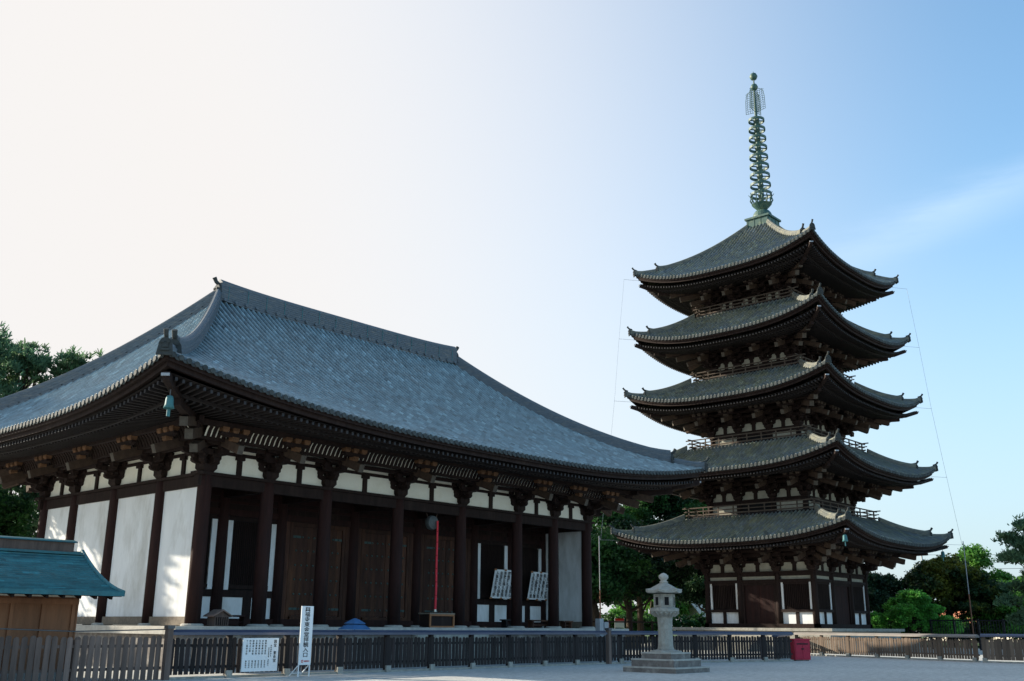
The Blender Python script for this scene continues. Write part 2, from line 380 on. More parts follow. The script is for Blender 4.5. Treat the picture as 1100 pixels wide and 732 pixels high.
    def eaves(s, parent, d=.5, sl=.22, pitch=.27, mats=None, lip=.4, base=1.35, rw=.11, rh=.13, sides=(0, 1, 2, 3)):
        """fascia boards, rafters, soffit for each side; each side one part"""
        for k in sides:
            HA, IA, HO, IO, wa, wo, mp = s.side(k); ov = HO - wo; r = MB(); f = MB()
            N = 36; xs = [-HA + 2 * HA * i / N for i in range(N + 1)]
            for i in range(N):
                a0, a1 = xs[i], xs[i + 1]
                def lim(a, off): return max(-(HA - off), min(HA - off, a))
                # boards stepping back under the tiles: (setback, top, bottom)
                for sb, zt_, zb_, mi in ((.10, -.0, -.17, 0), (.24, -.16, -.33, 0)):
                    q0, q1 = lim(a0, sb), lim(a1, sb)
                    if abs(q1 - q0) < 1e-6: continue
                    z0, z1 = s.ze + s.L(q0, HA), s.ze + s.L(q1, HA)
                    o0, o1 = HO - sb, HO - sb - .16
                    vs = [mp(q0, o0, z0 + zb_), mp(q1, o0, z1 + zb_), mp(q1, o0, z1 + zt_), mp(q0, o0, z0 + zt_), mp(q0, o1, z0 + zb_), mp(q1, o1, z1 + zb_), mp(q1, o1, z1 + zt_), mp(q0, o1, z0 + zt_)]
                    f.add(vs, [(0, 1, 2, 3), (0, 4, 5, 1), (3, 2, 6, 7), (4, 7, 6, 5)], 0, .5)
                # soffit board above the rafters
                M = 6
                for j in range(M):
                    oa, ob = (ov - .3) * j / M, (ov - .3) * (j + 1) / M
                    def P(a, o):
                        aa = math.copysign(min(abs(a), wa + o + .0), a); return mp(aa, wo + o, s.zu(aa, o, HA, ov, wa, d, sl) + rh / 2 + .012)
                    r.add([P(a0, oa), P(a1, oa), P(a1, ob), P(a0, ob)], [(0, 1, 2, 3)], 0, .3)
            # board between base and flying rafters
            for i in range(N):
                q0, q1 = xs[i], xs[i + 1]; ok = ov - base; off = base
                q0 = max(-(HA - off), min(HA - off, q0)); q1 = max(-(HA - off), min(HA - off, q1))
                if abs(q1 - q0) < 1e-6: continue
                r.beam(mp(q0, wo + ok, s.zu(q0, ok, HA, ov, wa, d, sl) - .09), mp(q1, wo + ok, s.zu(q1, ok, HA, ov, wa, d, sl) - .09), .12, .12, 0, .5)
            n = int(2 * (HA - .45) / pitch)
            for i in range(n + 1):
                a = -(HA - .45) + 2 * (HA - .45) * i / n
                o0 = max(-.1, abs(a) - wa - .1)
                oe = ov - lip
                st = max(o0, ov - base - .35)
                if oe > st + .05:
                    p0 = (st + oe) / 2
                    for (u, v) in ((st, p0), (p0, oe)):
                        r.beam(mp(a, wo + u, s.zu(a, u, HA, ov, wa, d, sl) - .01), mp(a, wo + v, s.zu(a, v, HA, ov, wa, d, sl) - .01), rw * .9, rh, 0)
                    e = mp(a, wo + oe + .006, s.zu(a, oe, HA, ov, wa, d, sl) - .01)
                    r.box(e, (rw * .86, .012, rh * .95) if k % 2 == 0 else (.012, rw * .86, rh * .95), 1)
                be = ov - base - .12
                if be > o0 + .05:
                    mid = (o0 + be) / 2
                    for (u, v) in ((o0, mid), (mid, be)):
                        r.beam(mp(a, wo + u, s.zu(a, u, HA, ov, wa, d, sl) - .13), mp(a, wo + v, s.zu(a, v, HA, ov, wa, d, sl) - .13), rw, rh, 0)
                    e = mp(a, wo + be + .006, s.zu(a, be, HA, ov, wa, d, sl) - .13)
                    r.box(e, (rw * .86, .012, rh * .9) if k % 2 == 0 else (.012, rw * .86, rh * .9), 1)
            r.build('rafters', [rafw, rafend], parent)
            f.build('eave_board', wood, parent)
    def hips(s, parent, matr, wtop=.34, h1=.62, h2=.34, tb=.87, d=.5, sl=.22, orn=1.0, t1=0.0):
        for sx, sy in ((-1, -1), (1, -1), (1, 1), (-1, 1)):
            def P(t):
                x, y = s.IX + (s.HX - s.IX) * t, s.IY + (s.HY - s.IY) * t
                return Vector((sx * x, sy * y, s.zt - (s.zt - s.ze) * s.g(t) + s.lift * t ** 2.4))
            def prof(w, h, n=5):
                pr = []
                for i in range(n):
                    z0, z1 = -.15 + (h + .15 - .12) * i / n, -.15 + (h + .15 - .12) * (i + 1) / n
                    ww = w / 2 * (1 - .12 * i / n)
                    pr += [(ww, z0), (ww, z1 - .015), (ww * .9, z1 - .015), (ww * .9, z1)]
                top = [(w * .30 * math.cos(a), h - .12 + .14 * math.sin(a)) for a in [PI * q / 4 for q in range(5)]]
                left = [(-a, b_) for a, b_ in pr[::-1]]
                return pr + top + left
            up1 = MB()
            pts = [P(t1 + (tb - t1) * i / 22) for i in range(23)]
            pts[-1].z += .10; pts[-2].z += .04
            up1.sweep(pts, prof(wtop, h1))
            hr = up1.build('hip_ridge', matr, parent)
            lo = MB(); pts = [P(tb - .02 + (1.0 - tb + .02) * i / 8) for i in range(9)]
            pts[-1].z += .12; pts[-2].z += .04
            lo.sweep(pts, prof(wtop * .8, h2, 3))
            lr = lo.build('hip_ridge', matr, parent)
            for t, h in ((tb, h1), (1.0, h2)):
                p = P(t); dd = (P(1.0) - P(.95)); dd.z = 0; dd.normalize()
                ridge_end(parent, ornm, p + dd * .05 + Vector((0, 0, h * .1)), math.atan2(dd.y, dd.x), orn * (1 if t < 1 else .85))
def ridge_end(parent, matr, p, ang, k):
    """demon-tile plaque with a round tile jutting up above it; local +x points outwards"""
    b = MB(); w = .30 * k
    poly = [(-w * 1.25, -.22 * k), (-w * 1.05, .1 * k), (-w * .95, .35 * k), (-w * .62, .52 * k), (0, .62 * k), (w * .62, .52 * k), (w * .95, .35 * k), (w * 1.05, .1 * k), (w * 1.25, -.22 * k)]
    b.prism(poly, lambda a, z, d: (d, a, z), -.05 * k, .08 * k)
    b.box((.10 * k, 0, .22 * k), (.08 * k, w * .9, .22 * k)); b.box((.13 * k, -w * .4, .36 * k), (.08 * k, .1 * k, .1 * k)); b.box((.13 * k, w * .4, .36 * k), (.08 * k, .1 * k, .1 * k))
    b.box((.11 * k, 0, .02 * k), (.10 * k, w * 1.3, .1 * k))
    b.tube([(-.35 * k, 0, .50 * k), (-.05 * k, 0, .60 * k), (.14 * k, 0, .72 * k), (.26 * k, 0, .92 * k)], [.10 * k, .10 * k, .10 * k, .115 * k], 10)
    b.build('ridge_end_tile', matr, parent, p, ang)

def hiprafter(parent, r, d, sl, hgt=.34, wd=.26, cap=True):
    for sx, sy in ((-1, -1), (1, -1), (1, 1), (-1, 1)):
        b = MB(); ovx, ovy = r.HX - r.wx, r.HY - r.wy
        def P(u, dz=0):
            z = r.ze - d + sl * ovx * (1 - u) + r.lift * max(0, u) ** 1.6 * min(1, (r.wx + u * ovx) / r.HX) ** r.p
            return Vector((sx * (r.wx + ovx * u), sy * (r.wy + ovy * u), z - dz))
        us = [-.05, .25, .5, .72]
        for u, v in zip(us[:-1], us[1:]): b.beam(P(u, .30), P(v, .30), wd, hgt)
        us = [.45, .62, .8, .945]
        for u, v in zip(us[:-1], us[1:]): b.beam(P(u, .12), P(v, .10), wd * .9, hgt * .85)
        e = P(.955, .10); ang = math.atan2(sy, sx)
        if cap: b.box(e, (.06, wd * 1.05, hgt * .28), 1, rz=ang)
        b.build('hip_rafter', [wood, greym], parent)

# ------------------------------------------------------------ bracket sets
def bracket_mesh(name, k=1.0, kz=1.0, tail=True, corner=False, steps=3, wallbay=.52, bm3=None):
    """local: x along wall, -y outwards, z up from the beam top"""
    b = MB()
    def blk(x, y, z, w=.28, h=.20, rz=0.0, mi=0):
        M = Matrix.Rotation(rz, 3, 'Z')
        b.box((x * k, y * k, (z + h * .72) * kz), (w * k, w * k, h * .56 * kz), mi, rz)
        c = Vector((x * k, y * k, (z + h * .22) * kz)); lo, hi, hh = w * .68 * k / 2, w * k / 2, h * .22 * kz
        v = [(-lo, -lo, -hh), (lo, -lo, -hh), (lo, lo, -hh), (-lo, lo, -hh), (-hi, -hi, hh), (hi, -hi, hh), (hi, hi, hh), (-hi, hi, hh)]
        b.add([c + M @ Vector(q) for q in v], [(3, 2, 1, 0), (4, 5, 6, 7), (0, 1, 5, 4), (1, 2, 6, 5), (2, 3, 7, 6), (3, 0, 4, 7)], mi)
    def arm(x0_, y0_, x1_, y1_, z, h=.22, w=.18):
        p, q = Vector((x0_ * k, y0_ * k, 0)), Vector((x1_ * k, y1_ * k, 0)); l = (q - p).length; dd = (q - p).normalized(); sd = Vector((-dd.y, dd.x, 0))
        hz = h * kz; c = min(.26 * k, l * .35); z0 = z * kz
        poly = [(0, hz), (0, hz * .5), (c * .3, hz * .2), (c, 0), (l - c, 0), (l - c * .3, hz * .2), (l, hz * .5), (l, hz)]
        b.prism(poly, lambda a, zz, d: p + dd * a + sd * d + Vector((0, 0, z0 + zz)), -w * k / 2, w * k / 2)
    A = wallbay
    blk(0, 0, 0, .60, .34)
    dirs = [(0, -1)] if not corner else [(0, -1), (1, 0), (.72, -.72)]
    arm(-A, 0, A if not corner else .35, 0, .30)
    if corner: arm(0, A, 0, -.35, .30)
    for x in ([-A * .78, 0, A * .78] if not corner else [-A * .78, 0]): blk(x, 0, .50)
    arm(-A * 1.25, 0, A * 1.25 if not corner else .4, 0, .66)
    if corner:
        arm(0, A * 1.25, 0, -.4, .66); blk(0, A * .78, .50); blk(0, A * 1.05, .87)
    for x in ([-A * 1.05, A * 1.05, 0] if not corner else [-A * 1.05]): blk(x, 0, .87)
    for dx, dy in dirs:
        diag = bool(dx and dy); f = 1.35 if diag else 1.0
        rz = PI / 4 if diag else 0; px, py = -dy, dx
        arm(-dx * .3, -dy * .3, dx * .66 * f, dy * .66 * f, .30, w=.19)
        blk(dx * .5 * f, dy * .5 * f, .50, rz=rz)
        arm(-dx * .3, -dy * .3, dx * 1.12 * f, dy * 1.12 * f, .66, w=.19)
        blk(dx * .97 * f, dy * .97 * f, .87, rz=rz)
        if not diag:
            cx_, cy_ = dx * .5, dy * .5
            arm(cx_ - px * .60, cy_ - py * .60, cx_ + px * .60, cy_ + py * .60, .66)
            for q in (-.48, .48): blk(cx_ + px * q, cy_ + py * q, .87)
            cx_, cy_ = dx * .97, dy * .97
            arm(cx_ - px * .74, cy_ - py * .74, cx_ + px * .74, cy_ + py * .74, 1.0)
            for q in (-.60, 0, .60): blk(cx_ + px * q, cy_ + py * q, 1.18, h=.17)
        if tail:
            if not diag:
                p0 = Vector((-dx * .2 * k, -dy * .2 * k, 1.66 * kz)); p1 = Vector((dx * 2.25 * k, dy * 2.25 * k, .66 * kz))
                b.beam(p0, p1, .25 * k, .36 * kz, 3); d = (p1 - p0).normalized(); b.beam(p1, p1 + d * .012, .244 * k, .352 * kz, 1)
            else:
                for e_, z_, hh in ((1.55, .62, .34), (2.15, 1.02, .40), (2.75, 1.34, .36)):
                    p0 = Vector((0, 0, (z_ + .8) * kz)); p1 = Vector((dx * e_ * 1.35 * k, dy * e_ * 1.35 * k, z_ * kz))
                    b.beam(p0, p1, .30 * k, hh * kz, 3); d = (p1 - p0).normalized(); b.beam(p1, p1 + d * .012, .294 * k, (hh - .008) * kz, 1)
            ex, ey = dx * 1.75 * f, dy * 1.75 * f
            if not diag:
                blk(ex, ey, 1.02, h=.2, mi=2)
                arm(ex - px * .60, ey - py * .60, ex + px * .60, ey + py * .60, 1.21, h=.18)
                for q in (-.44, 0, .44): blk(ex + px * q, ey + py * q, 1.385, h=.20, mi=2)
            else: blk(ex, ey, 1.35, .4, .25, rz=rz)
    return b.mesh(name, [wood, tailend, bm3 or tanb, tailw])

def col_mesh(name, r, h, m):
    b = MB(); b.tube([(0, 0, 0), (0, 0, h * .5), (0, 0, h * .93), (0, 0, h)], [r, r * .99, r * .93, r * .86], 20)
    return b.mesh(name, m, True)

# ============================================================ the main hall
HX0, HY0, HW, HL = 20.9, 34.5, 13.5, 23.8
OV = 4.8
bx = [-11.9, -9.05, -6.1, -2.0, 2.05, 6.15, 9.05, 11.9]
by = [-6.75, -3.65, .1, 3.75, 6.75]
WZ0, CT, BT = 1.5, 6.66, 7.19     # platform top, underside and top of the head beam
def hall():
    H = thing('temple_hall', 'long dark timber temple hall with white plaster walls and blue-grey tiled hip roof', 'temple', (HX0 + HL / 2, HY0 + HW / 2, 0))
    # platform
    b = MB(); b.b2((-13.35, -8.2, 0), (13.35, 8.2, 1.22)); plat = b.build('platform', stonedk, H)
    b = MB()
    for i in range(20):
        x = -13.5 + 27.0 * i / 20; b.b2((x + .004, -8.35, 1.223), (x + 1.346, 8.35, 1.5))
    b.build('coping', stonelt, plat)
    b = MB()
    for i in range(5): b.b2((-2.2, -8.2 - .36 * (i + 1), 0), (2.2, -8.2 - .36 * i - .003, 1.22 - .24 * i))
    b.build('step', stone, plat)
    # columns
    cm = col_mesh('column', .285, BT - WZ0, woodred)
    bs = MB(); bs.lathe([(.42, 0), (.42, .05), (.36, .09), (.32, .09)], 20); bsm = bs.mesh('base_stone', stonelt)
    pos = [(x, -6.75) for x in bx] + [(x, 6.75) for x in bx] + [(-11.9, y) for y in by[1:-1]] + [(11.9, y) for y in by[1:-1]] + [(x, by[1]) for x in bx[1:-1]]
    for x, y in pos:
        c = put('column', cm, H, (x, y, WZ0)); put('base_stone', bsm, c)
    # head beams, ground beams
    def ring(name, z0, z1, th, m, x=11.9, y=6.75, front=True):
        for k in range(4):
            b = MB()
            if k in (0, 2):
                yy = -y if k == 0 else y
                if k == 0 and not front: continue
                b.b2((-x - th / 2 - .25, yy - th / 2, z0), (x + th / 2 + .25, yy + th / 2, z1))
            else:
                xx = x if k == 1 else -x
                b.b2((xx - th / 2 + .002, -y - .24, z0 + .003), (xx + th / 2 - .002, y + .24, z1 - .003))
            b.build(name, m, H)
    ring('head_beam', CT, BT - .12, .26, wood); ring('top_plate', BT - .117, BT, .5, wood)
    ring('ground_beam', WZ0 + .02, WZ0 + .34, .3, woodend, front=False)
    # plaster strips with struts on each face, upper beams
    pl = MB(); ub = MB(); st = MB()
    def facebay(a0, a1, k):
        pass
    for (a, fixed, axis) in [(bx, -6.75, 0), (bx, 6.75, 0), (by, -11.9, 1), (by, 11.9, 1)]:
        sg = -1 if fixed < 0 else 1
        for i in range(len(a) - 1):
            q = MB(); c0, c1 = a[i] + .2, a[i + 1] - .2
            def bb(m_, lo, hi, z0, z1, t0, t1, mi=0):
                if axis == 0: m_.b2((lo, fixed + sg * t0, z0), (hi, fixed + sg * t1, z1), mi)
                else: m_.b2((fixed + sg * t0, lo, z0), (fixed + sg * t1, hi, z1), mi)
            bb(q, c0, c1, BT + .003, 9.5, -.05, .02)
            q.build('plaster_panel', cream, H)
            mid = (a[i] + a[i + 1]) / 2; q = MB()
            bb(q, mid - .11, mid + .11, BT + .001, 7.80, -.05, .10); bb(q, mid - .19, mid + .19, 7.80, 7.939, -.05, .16)
            q.build('strut', wood, H)
        q = MB()
        lo, hi = a[0] - .5, a[-1] + .5
        dz = .004 * axis
        bb(q, lo, hi, 7.94 + dz, 8.07 + dz, -.08, .09 - dz); bb(q, lo, hi, 8.20 + dz, 8.32 + dz, -.08, .09 - dz); bb(q, lo, hi, 8.43 + dz, 8.96 + dz, -.08, .09 - dz)
        q.build('wall_beam', wood, H)
    # bracket sets
    kz = .93
    bm_ = bracket_mesh('bracket_set', 1.0, kz); bc = bracket_mesh('bracket_set', 1.0, kz, corner=True)
    for x in bx[1:-1]:
        put('bracket_set', bm_, H, (x, -6.75, BT)); put('bracket_set', bm_, H, (x, 6.75, BT), PI)
    for y in by[1:-1]:
        put('bracket_set', bm_, H, (-11.9, y, BT), -PI / 2); put('bracket_set', bm_, H, (11.9, y, BT), PI / 2)
    for x, y, rz in ((11.9, -6.75, 0), (11.9, 6.75, PI / 2), (-11.9, 6.75, PI), (-11.9, -6.75, -PI / 2)): put('bracket_set', bc, H, (x, y, BT), rz)
    # purlins carried by the brackets, lattice ceiling and ribbed soffit
    r = Roof(16.7, 11.55, 8.0, 0.02, 16.5, 8.97, 1.18, 11.9, 6.75)
    for k in range(4):
        HA, IA, HO, IO, wa, wo, mp = r.side(k)
        b = MB()
        for o, z, w_, h_, e in ((.97, 8.40, .17, .16, .97), (1.75, 8.74, .20, .20, 2.3), (.5, 8.20, .15, .16, .5)):
            z += .003 * (k % 2)
            b.beam(mp(-wa - e, wo + o, z), mp(wa + e, wo + o, z), w_, h_)
        b.build('purlin', wood, H)
        b = MB(); n = int(2 * wa / .34); l = 2 * wa / n
        for i in range(n):          # coffered ceiling squares
            for j in range(2):
                b.b2(mp(-wa + l * i + .03, wo + .12 + .40 * j, 8.49), mp(-wa + l * (i + 1) - .03, wo + .12 + .40 * (j + 1) - .05, 8.53), 0)
            b.beam(mp(-wa + l * i, wo + .1, 8.48), mp(-wa + l * i, wo + .9, 8.48), .06, .08, 1)
        for j in range(3): b.beam(mp(-wa, wo + .1 + .4 * j, 8.475), mp(wa, wo + .1 + .4 * j, 8.475), .06, .08, 1)
        b.build('coffered_ceiling', [soffit, wood], H)
        b = MB(); n = int(2 * wa / .215); l = 2 * wa / n
        b.add([mp(-wa - 1, wo + 1.30, 8.28), mp(wa + 1, wo + 1.30, 8.28), mp(wa + 1, wo + 1.44, 8.56), mp(-wa - 1, wo + 1.44, 8.56), mp(wa + 1, wo + 1.66, 8.80), mp(-wa - 1, wo + 1.66, 8.80)], [(0, 1, 2, 3), (3, 2, 4, 5)], 0)
        for i in range(-4, n + 5):
            a_ = -wa + l * i
            b.beam(mp(a_, wo + 1.32, 8.26), mp(a_, wo + 1.46, 8.54), .125, .07, 1); b.beam(mp(a_, wo + 1.46, 8.54), mp(a_, wo + 1.68, 8.78), .125, .07, 1)
        b.beam(mp(-wa - 1.3, wo + 1.28, 8.25 + .003 * (k % 2)), mp(wa + 1.3, wo + 1.28, 8.25 + .003 * (k % 2)), .12, .12, 1)
        b.build('ribbed_soffit', [cream, wood], H)
    # dark attic block so that no light leaks through
    b = MB(); b.b2((-11.7, -6.55, 8.9), (11.7, 6.55, 10.5)); b.build('attic', wood, H)
    # side and back plaster walls
    def wallp(a, b_, label=None):
        q = MB(); q.b2(a, b_); q.build('wall_panel', plaster, H, label=label)
    for i in range(4):
        wallp((-11.93, by[i] + .2, WZ0 + .34), (-11.83, by[i + 1] - .2, CT)); wallp((11.83, by[i] + .2, WZ0 + .34), (11.93, by[i + 1] - .2, CT))
    for i in range(7): wallp((bx[i] + .2, 6.70, WZ0 + .34), (bx[i + 1] - .2, 6.80, CT))
    # inner front wall behind the porch
    Y = by[1]
    q = MB(); q.b2((-11.85, Y - .05, 5.98), (11.85, Y + .05, 8.9)); q.build('upper_wall', wood, H)
    q = MB()
    for z, h in ((6.0, .26), (6.50, .12), (6.78, .3), (7.3, .12), (7.7, .3)): q.b2((-11.9, Y - .13, z), (11.9, Y - .054, z + h))
    q.build('lintel', woodred, H)
    q = MB(); q.b2((-11.85, Y - .20, WZ0 + .02), (11.85, Y + .12, WZ0 + .30)); q.build('sill', woodred, H)
    # porch ceiling with cross beams
    q = MB(); q.b2((-11.6, -6.5, 7.3), (11.6, Y - .15, 7.36))
    q.build('porch_ceiling', wood, H)
    q = MB(); q.b2((-.15, -6.6, 6.7), (.15, Y - .2, 7.05)); cbm = q.mesh('cross_beam', wood)
    for x in bx[1:-1]: put('cross_beam', cbm, H, (x, 0, 0))
    for i in range(7):
        a0, a1 = bx[i] + .26, bx[i + 1] - .26
        if i in (0, 1, 5, 6):
            win = MB(); win.b2((a0, Y - .10, 2.66), (a1, Y + .1, 2.95)); win.b2((a0, Y - .06, 5.80), (a1, Y + .08, 5.97))
            win.b2((a0 + .26, Y - .03, 2.95), (a1 - .26, Y + .02, 5.80), 1)
            win.b2((a0 + .24, Y - .11, 3.0), (a1 - .24, Y - .065, 3.16))
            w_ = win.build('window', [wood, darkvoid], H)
            bar = MB(); n = int((a1 - a0 - .6) / .095)
            for j in range(n + 1):
                x = a0 + .30 + (a1 - a0 - .60) * j / n; bar.box((x, Y - .06, 4.4), (.05, .05, 2.75), 0, PI / 4)
            bar.build('lattice', wood, w_)
            for x in (a0 + .12, a1 - .12):
                p = MB(); p.b2((x - .12, Y - .09, 2.953), (x + .12, Y, 5.80)); p.build('white_strip', plaster, w_)
            mid = (a0 + a1) / 2
            for u, v in ((a0 + .02, mid - .22), (mid + .22, a1 - .02)):
                p = MB(); p.b2((u, Y - .06, WZ0 + .30), (v, Y, 2.66)); p.build('white_panel', plaster, w_)
            p = MB(); p.b2((mid - .2, Y - .09, WZ0 + .30), (mid + .2, Y + .02, 2.66)); p.build('post', wood, w_)
        else:
            fr = MB()
            for u, v in ((a0, a0 + .22), (a0 + .24, a0 + .40), (a1 - .22, a1), (a1 - .40, a1 - .24)): fr.b2((u, Y - .09, WZ0 + .30), (v, Y + .05, 5.98))
            fr.b2((a0 + .40, Y - .09, 5.80), (a1 - .40, Y + .05, 5.98)); fr.b2((a0 + .40, Y - .2, WZ0 + .30), (a1 - .40, Y + .05, WZ0 + .44))
            d0, d1 = a0 + .42, a1 - .42; mid = (d0 + d1) / 2
            fo = fr.build('door', woodmid, H)
            for u, v in ((d0, mid - .01), (mid + .01, d1)):
                lf = MB(); n = 5
                for j in range(n): lf.b2((u + (v - u) * j / n + .004, Y - .05, WZ0 + .45), (u + (v - u) * (j + 1) / n - .004, Y - .0, 5.79))
                lf.build('door_leaf', woodmid, fo)
                sd = MB()
                for z in (5.35, 4.75, 4.12, 3.5, 2.88, 2.25):
                    for j in range(4):
                        x = u + (v - u) * (j + .6) / 4.2
                        sd.tube([(x, Y - .05, z), (x, Y - .075, z), (x, Y - .10, z)], [.050, .046, .015], 8)
                    if z in (5.35, 2.25):
                        xx = u if u == d0 else v
                        sg = 1 if u == d0 else -1
                        sd.b2((min(xx, xx + sg * .42), Y - .066, z - .05), (max(xx, xx + sg * .42), Y - .052, z + .05))
                sd.build('stud', studm, fo)
    # roof
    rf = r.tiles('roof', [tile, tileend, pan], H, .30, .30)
    r.eaves(H, d=.50, sl=.165)
    hiprafter(H, r, .50, .165)
    # the fill under the tiles
    for k in range(4):
        pass
    mr = MB()
    def rp(w, z0, z1, n=9):
        pr = []
        for i in range(n):
            a, b_ = z0 + (z1 - z0) * i / n, z0 + (z1 - z0) * (i + 1) / n; ww = w / 2 * (1 - .1 * i / n)
            pr += [(ww, a), (ww, b_ - .02), (ww * .93, b_ - .02), (ww * .93, b_)]
        top = [(.16 * math.cos(q), z1 + .15 * math.sin(q)) for q in [PI * j / 5 for j in range(6)]]
        return pr + top + [(-a, b_) for a, b_ in pr[::-1]]
    pts = []
    for i in range(41):
        x = -8.0 + 16.0 * i / 40; pts.append((x, 0, .16 * abs(x / 8) ** 4))
    mr.sweep(pts, rp(.55, 16.35, 17.30))
    for i in range(27):
        x = -7.8 + 15.6 * i / 26; mr.tube([(x, -.30, 16.55), (x, -.36, 16.55)], .085, 8); mr.tube([(x, .30, 16.55), (x, .36, 16.55)], .085, 8)
    rd = mr.build('main_ridge', ridge, rf)
    q = MB()
    for i in range(15):
        x = -7.6 + 15.2 * i / 14
        for sy in (-1, 1): q.b2((x - .014, sy * .277 - .006, 16.62), (x + .014, sy * .277 + .006, 17.28))
    q.build('copper_strap', bellm, rf)
    for sx in (-1, 1): ridge_end(rf, ornm, Vector((sx * 8.05, 0, 16.75)), 0 if sx > 0 else PI, .95)
    r.hips(rf, ridge, .37, .68, .38, .87, orn=.86)
    return H, r
HALL, HR = hall()

# ============================================================ the pagoda
PX, PY = 74.56, 37.89
def pagoda():
    P = thing('pagoda', 'five-storey dark timber pagoda with mossy tiled roofs and green bronze spire', 'pagoda', (PX, PY, 0))
    b = MB(); b.b2((-7.2, -7.2, 0), (7.2, 7.2, .9)); b.b2((-6.2, -6.2, .9), (6.2, 6.2, 1.55)); b.b2((-6.45, -6.45, 1.40), (6.45, 6.45, 1.60))
    for i in range(6): b.b2((-7.2 - .3 * (i + 1), -1.3, 0), (-7.2 - .3 * i, 1.3, .9 - .15 * i)); b.b2((-1.3, -7.2 - .3 * (i + 1), 0), (1.3, -7.2 - .3 * i, .9 - .15 * i))
    b.build('platform', stone, P)
    # tile half, mid eave z, corner lift, roof top z, roof top half, wall half, floor z, beam z, balcony half
    T = [(9.62, 7.56, 1.12, 9.70, 5.55, 4.40, 1.60, 5.65, 0),
         (9.16, 12.82, 1.24, 15.20, 5.25, 4.05, 9.95, 11.10, 5.42),
         (8.69, 18.46, 1.26, 20.80, 4.85, 3.72, 15.42, 16.50, 5.08),
         (8.35, 23.58, 1.38, 26.35, 4.50, 3.40, 21.02, 21.85, 4.68),
         (7.97, 28.86, 1.30, 34.62, 1.00, 3.08, 26.60, 27.05, 4.32)]
    for li, (e, ze, lift, zt, ri, wh, zf, zb, bh) in enumerate(T):
        ov = e - wh
        st = MB(); st.b2((-wh + .1, -wh + .1, zf - .6), (wh - .1, wh - .1, ze + 1.0)); so = st.build('storey', wood, P)
        kz = .98 if li else 1.02
        kk = 1.14 - .02 * li
        bayx = [-wh, -wh * .36, wh * .36, wh]
        cm = col_mesh('column', .24 - .012 * li, zb - zf + .02, wood)
        cols = [(x, y) for x in bayx for y in bayx if abs(x) == wh or abs(y) == wh]
        for x, y in cols: put('column', cm, so, (x, y, zf))
        for k in range(4):
            ang = k * PI / 2
            Mx = lambda x, o, z: Vector((math.cos(ang) * x + math.sin(ang) * o, math.sin(ang) * x - math.cos(ang) * o, z))   # o outwards; k=0 faces -y
            dz = .003 * (k % 2)
            q = MB(); q.b2(Mx(-wh - .25, wh - .12, zb - .34 + dz), Mx(wh + .25, wh + .12, zb - .10 + dz)); q.b2(Mx(-wh - .3, wh - .2, zb - .098 + dz), Mx(wh + .3, wh + .22, zb + dz))
            if li == 0:
                q.b2(Mx(-wh - .22, wh - .1, 5.0 - .16 + dz), Mx(wh + .22, wh + .18, 5.06 + dz))
                q.b2(Mx(-wh - .26, wh - .1, 1.61 + dz), Mx(wh + .26, wh + .26, 1.9 + dz))
            q.b2(Mx(-wh - .3, wh - .1, zb + .622 + dz), Mx(wh + .3, wh + .12, zb + .80 + dz))
            q.build('beam', wood, so)
            for i in range(3):
                a0, a1 = bayx[i] + .2, bayx[i + 1] - .2; mid = (a0 + a1) / 2
                q = MB(); q.b2(Mx(bayx[i] + .1, wh - .08, zb + .002), Mx(bayx[i + 1] - .1, wh + .04, zb + .62)); q.build('plaster_panel', agedp, so)
                q = MB(); q.b2(Mx(mid - .15, wh - .05, zb + .001), Mx(mid + .15, wh + .11, zb + .50)); q.b2(Mx(mid - .22, wh - .05, zb + .50), Mx(mid + .22, wh + .14, zb + .62)); q.build('strut', wood, so)
                if li == 0:
                    q = MB(); q.b2(Mx(a0, wh - .08, 5.063), Mx(a1, wh - .02, zb - .342)); q.build('plaster_strip', agedp, so)
                    if i == 1:
                        q = MB(); q.b2(Mx(a0, wh - .06, 1.9), Mx(a0 + .16, wh + .10, 4.84)); q.b2(Mx(a1 - .16, wh - .06, 1.9), Mx(a1, wh + .10, 4.84)); q.b2(Mx(a0 + .16, wh - .06, 4.66), Mx(a1 - .16, wh + .09, 4.84))
                        for u, v in ((a0 + .17, mid - .01), (mid + .01, a1 - .17)):
                            q.b2(Mx(u, wh - .05, 1.9), Mx(v, wh, 4.66), 1)
                        q.build('door', [wood, woodred], so)
                    else:
                        q = MB(); q.b2(Mx(a0 - .1, wh - .06, 2.72), Mx(a1 + .1, wh + .17, 2.92)); q.b2(Mx(mid - .13, wh - .06, 1.9), Mx(mid + .13, wh + .08, 2.72))
                        n = 13
                        for j in range(n + 1):
                            q.b2(Mx(a0 + .26 + (a1 - a0 - .52) * j / n - .03, wh - .05, 2.92), Mx(a0 + .26 + (a1 - a0 - .52) * j / n + .03, wh + .02, 4.84))
                        q.b2(Mx(a0 + .2, wh - .06, 4.70), Mx(a1 - .2, wh + .07, 4.84))
                        q.build('window', wood, so)
                        for x in (a0 + .09, a1 - .09):
                            q = MB(); q.b2(Mx(x - .09, wh - .06, 2.92), Mx(x + .09, wh + .05, 4.84)); q.build('white_strip', plaster, so)
                        for u, v in ((a0, mid - .13), (mid + .13, a1)):
                            q = MB(); q.b2(Mx(u, wh - .06, 1.9), Mx(v, wh + .0, 2.72)); q.build('white_panel', plaster, so)
                else:
                    q = MB(); q.b2(Mx(a0, wh - .08, zf + .02), Mx(a1, wh - .0, zb - .342))
                    if i == 1:
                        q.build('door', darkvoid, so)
                    else: q.build('wall_panel', agedp, so)
        bm_ = bracket_mesh('bracket_set', kk, kz, wallbay=.50, bm3=greyb); bc = bracket_mesh('bracket_set', kk, kz, corner=True, wallbay=.50, bm3=greyb)
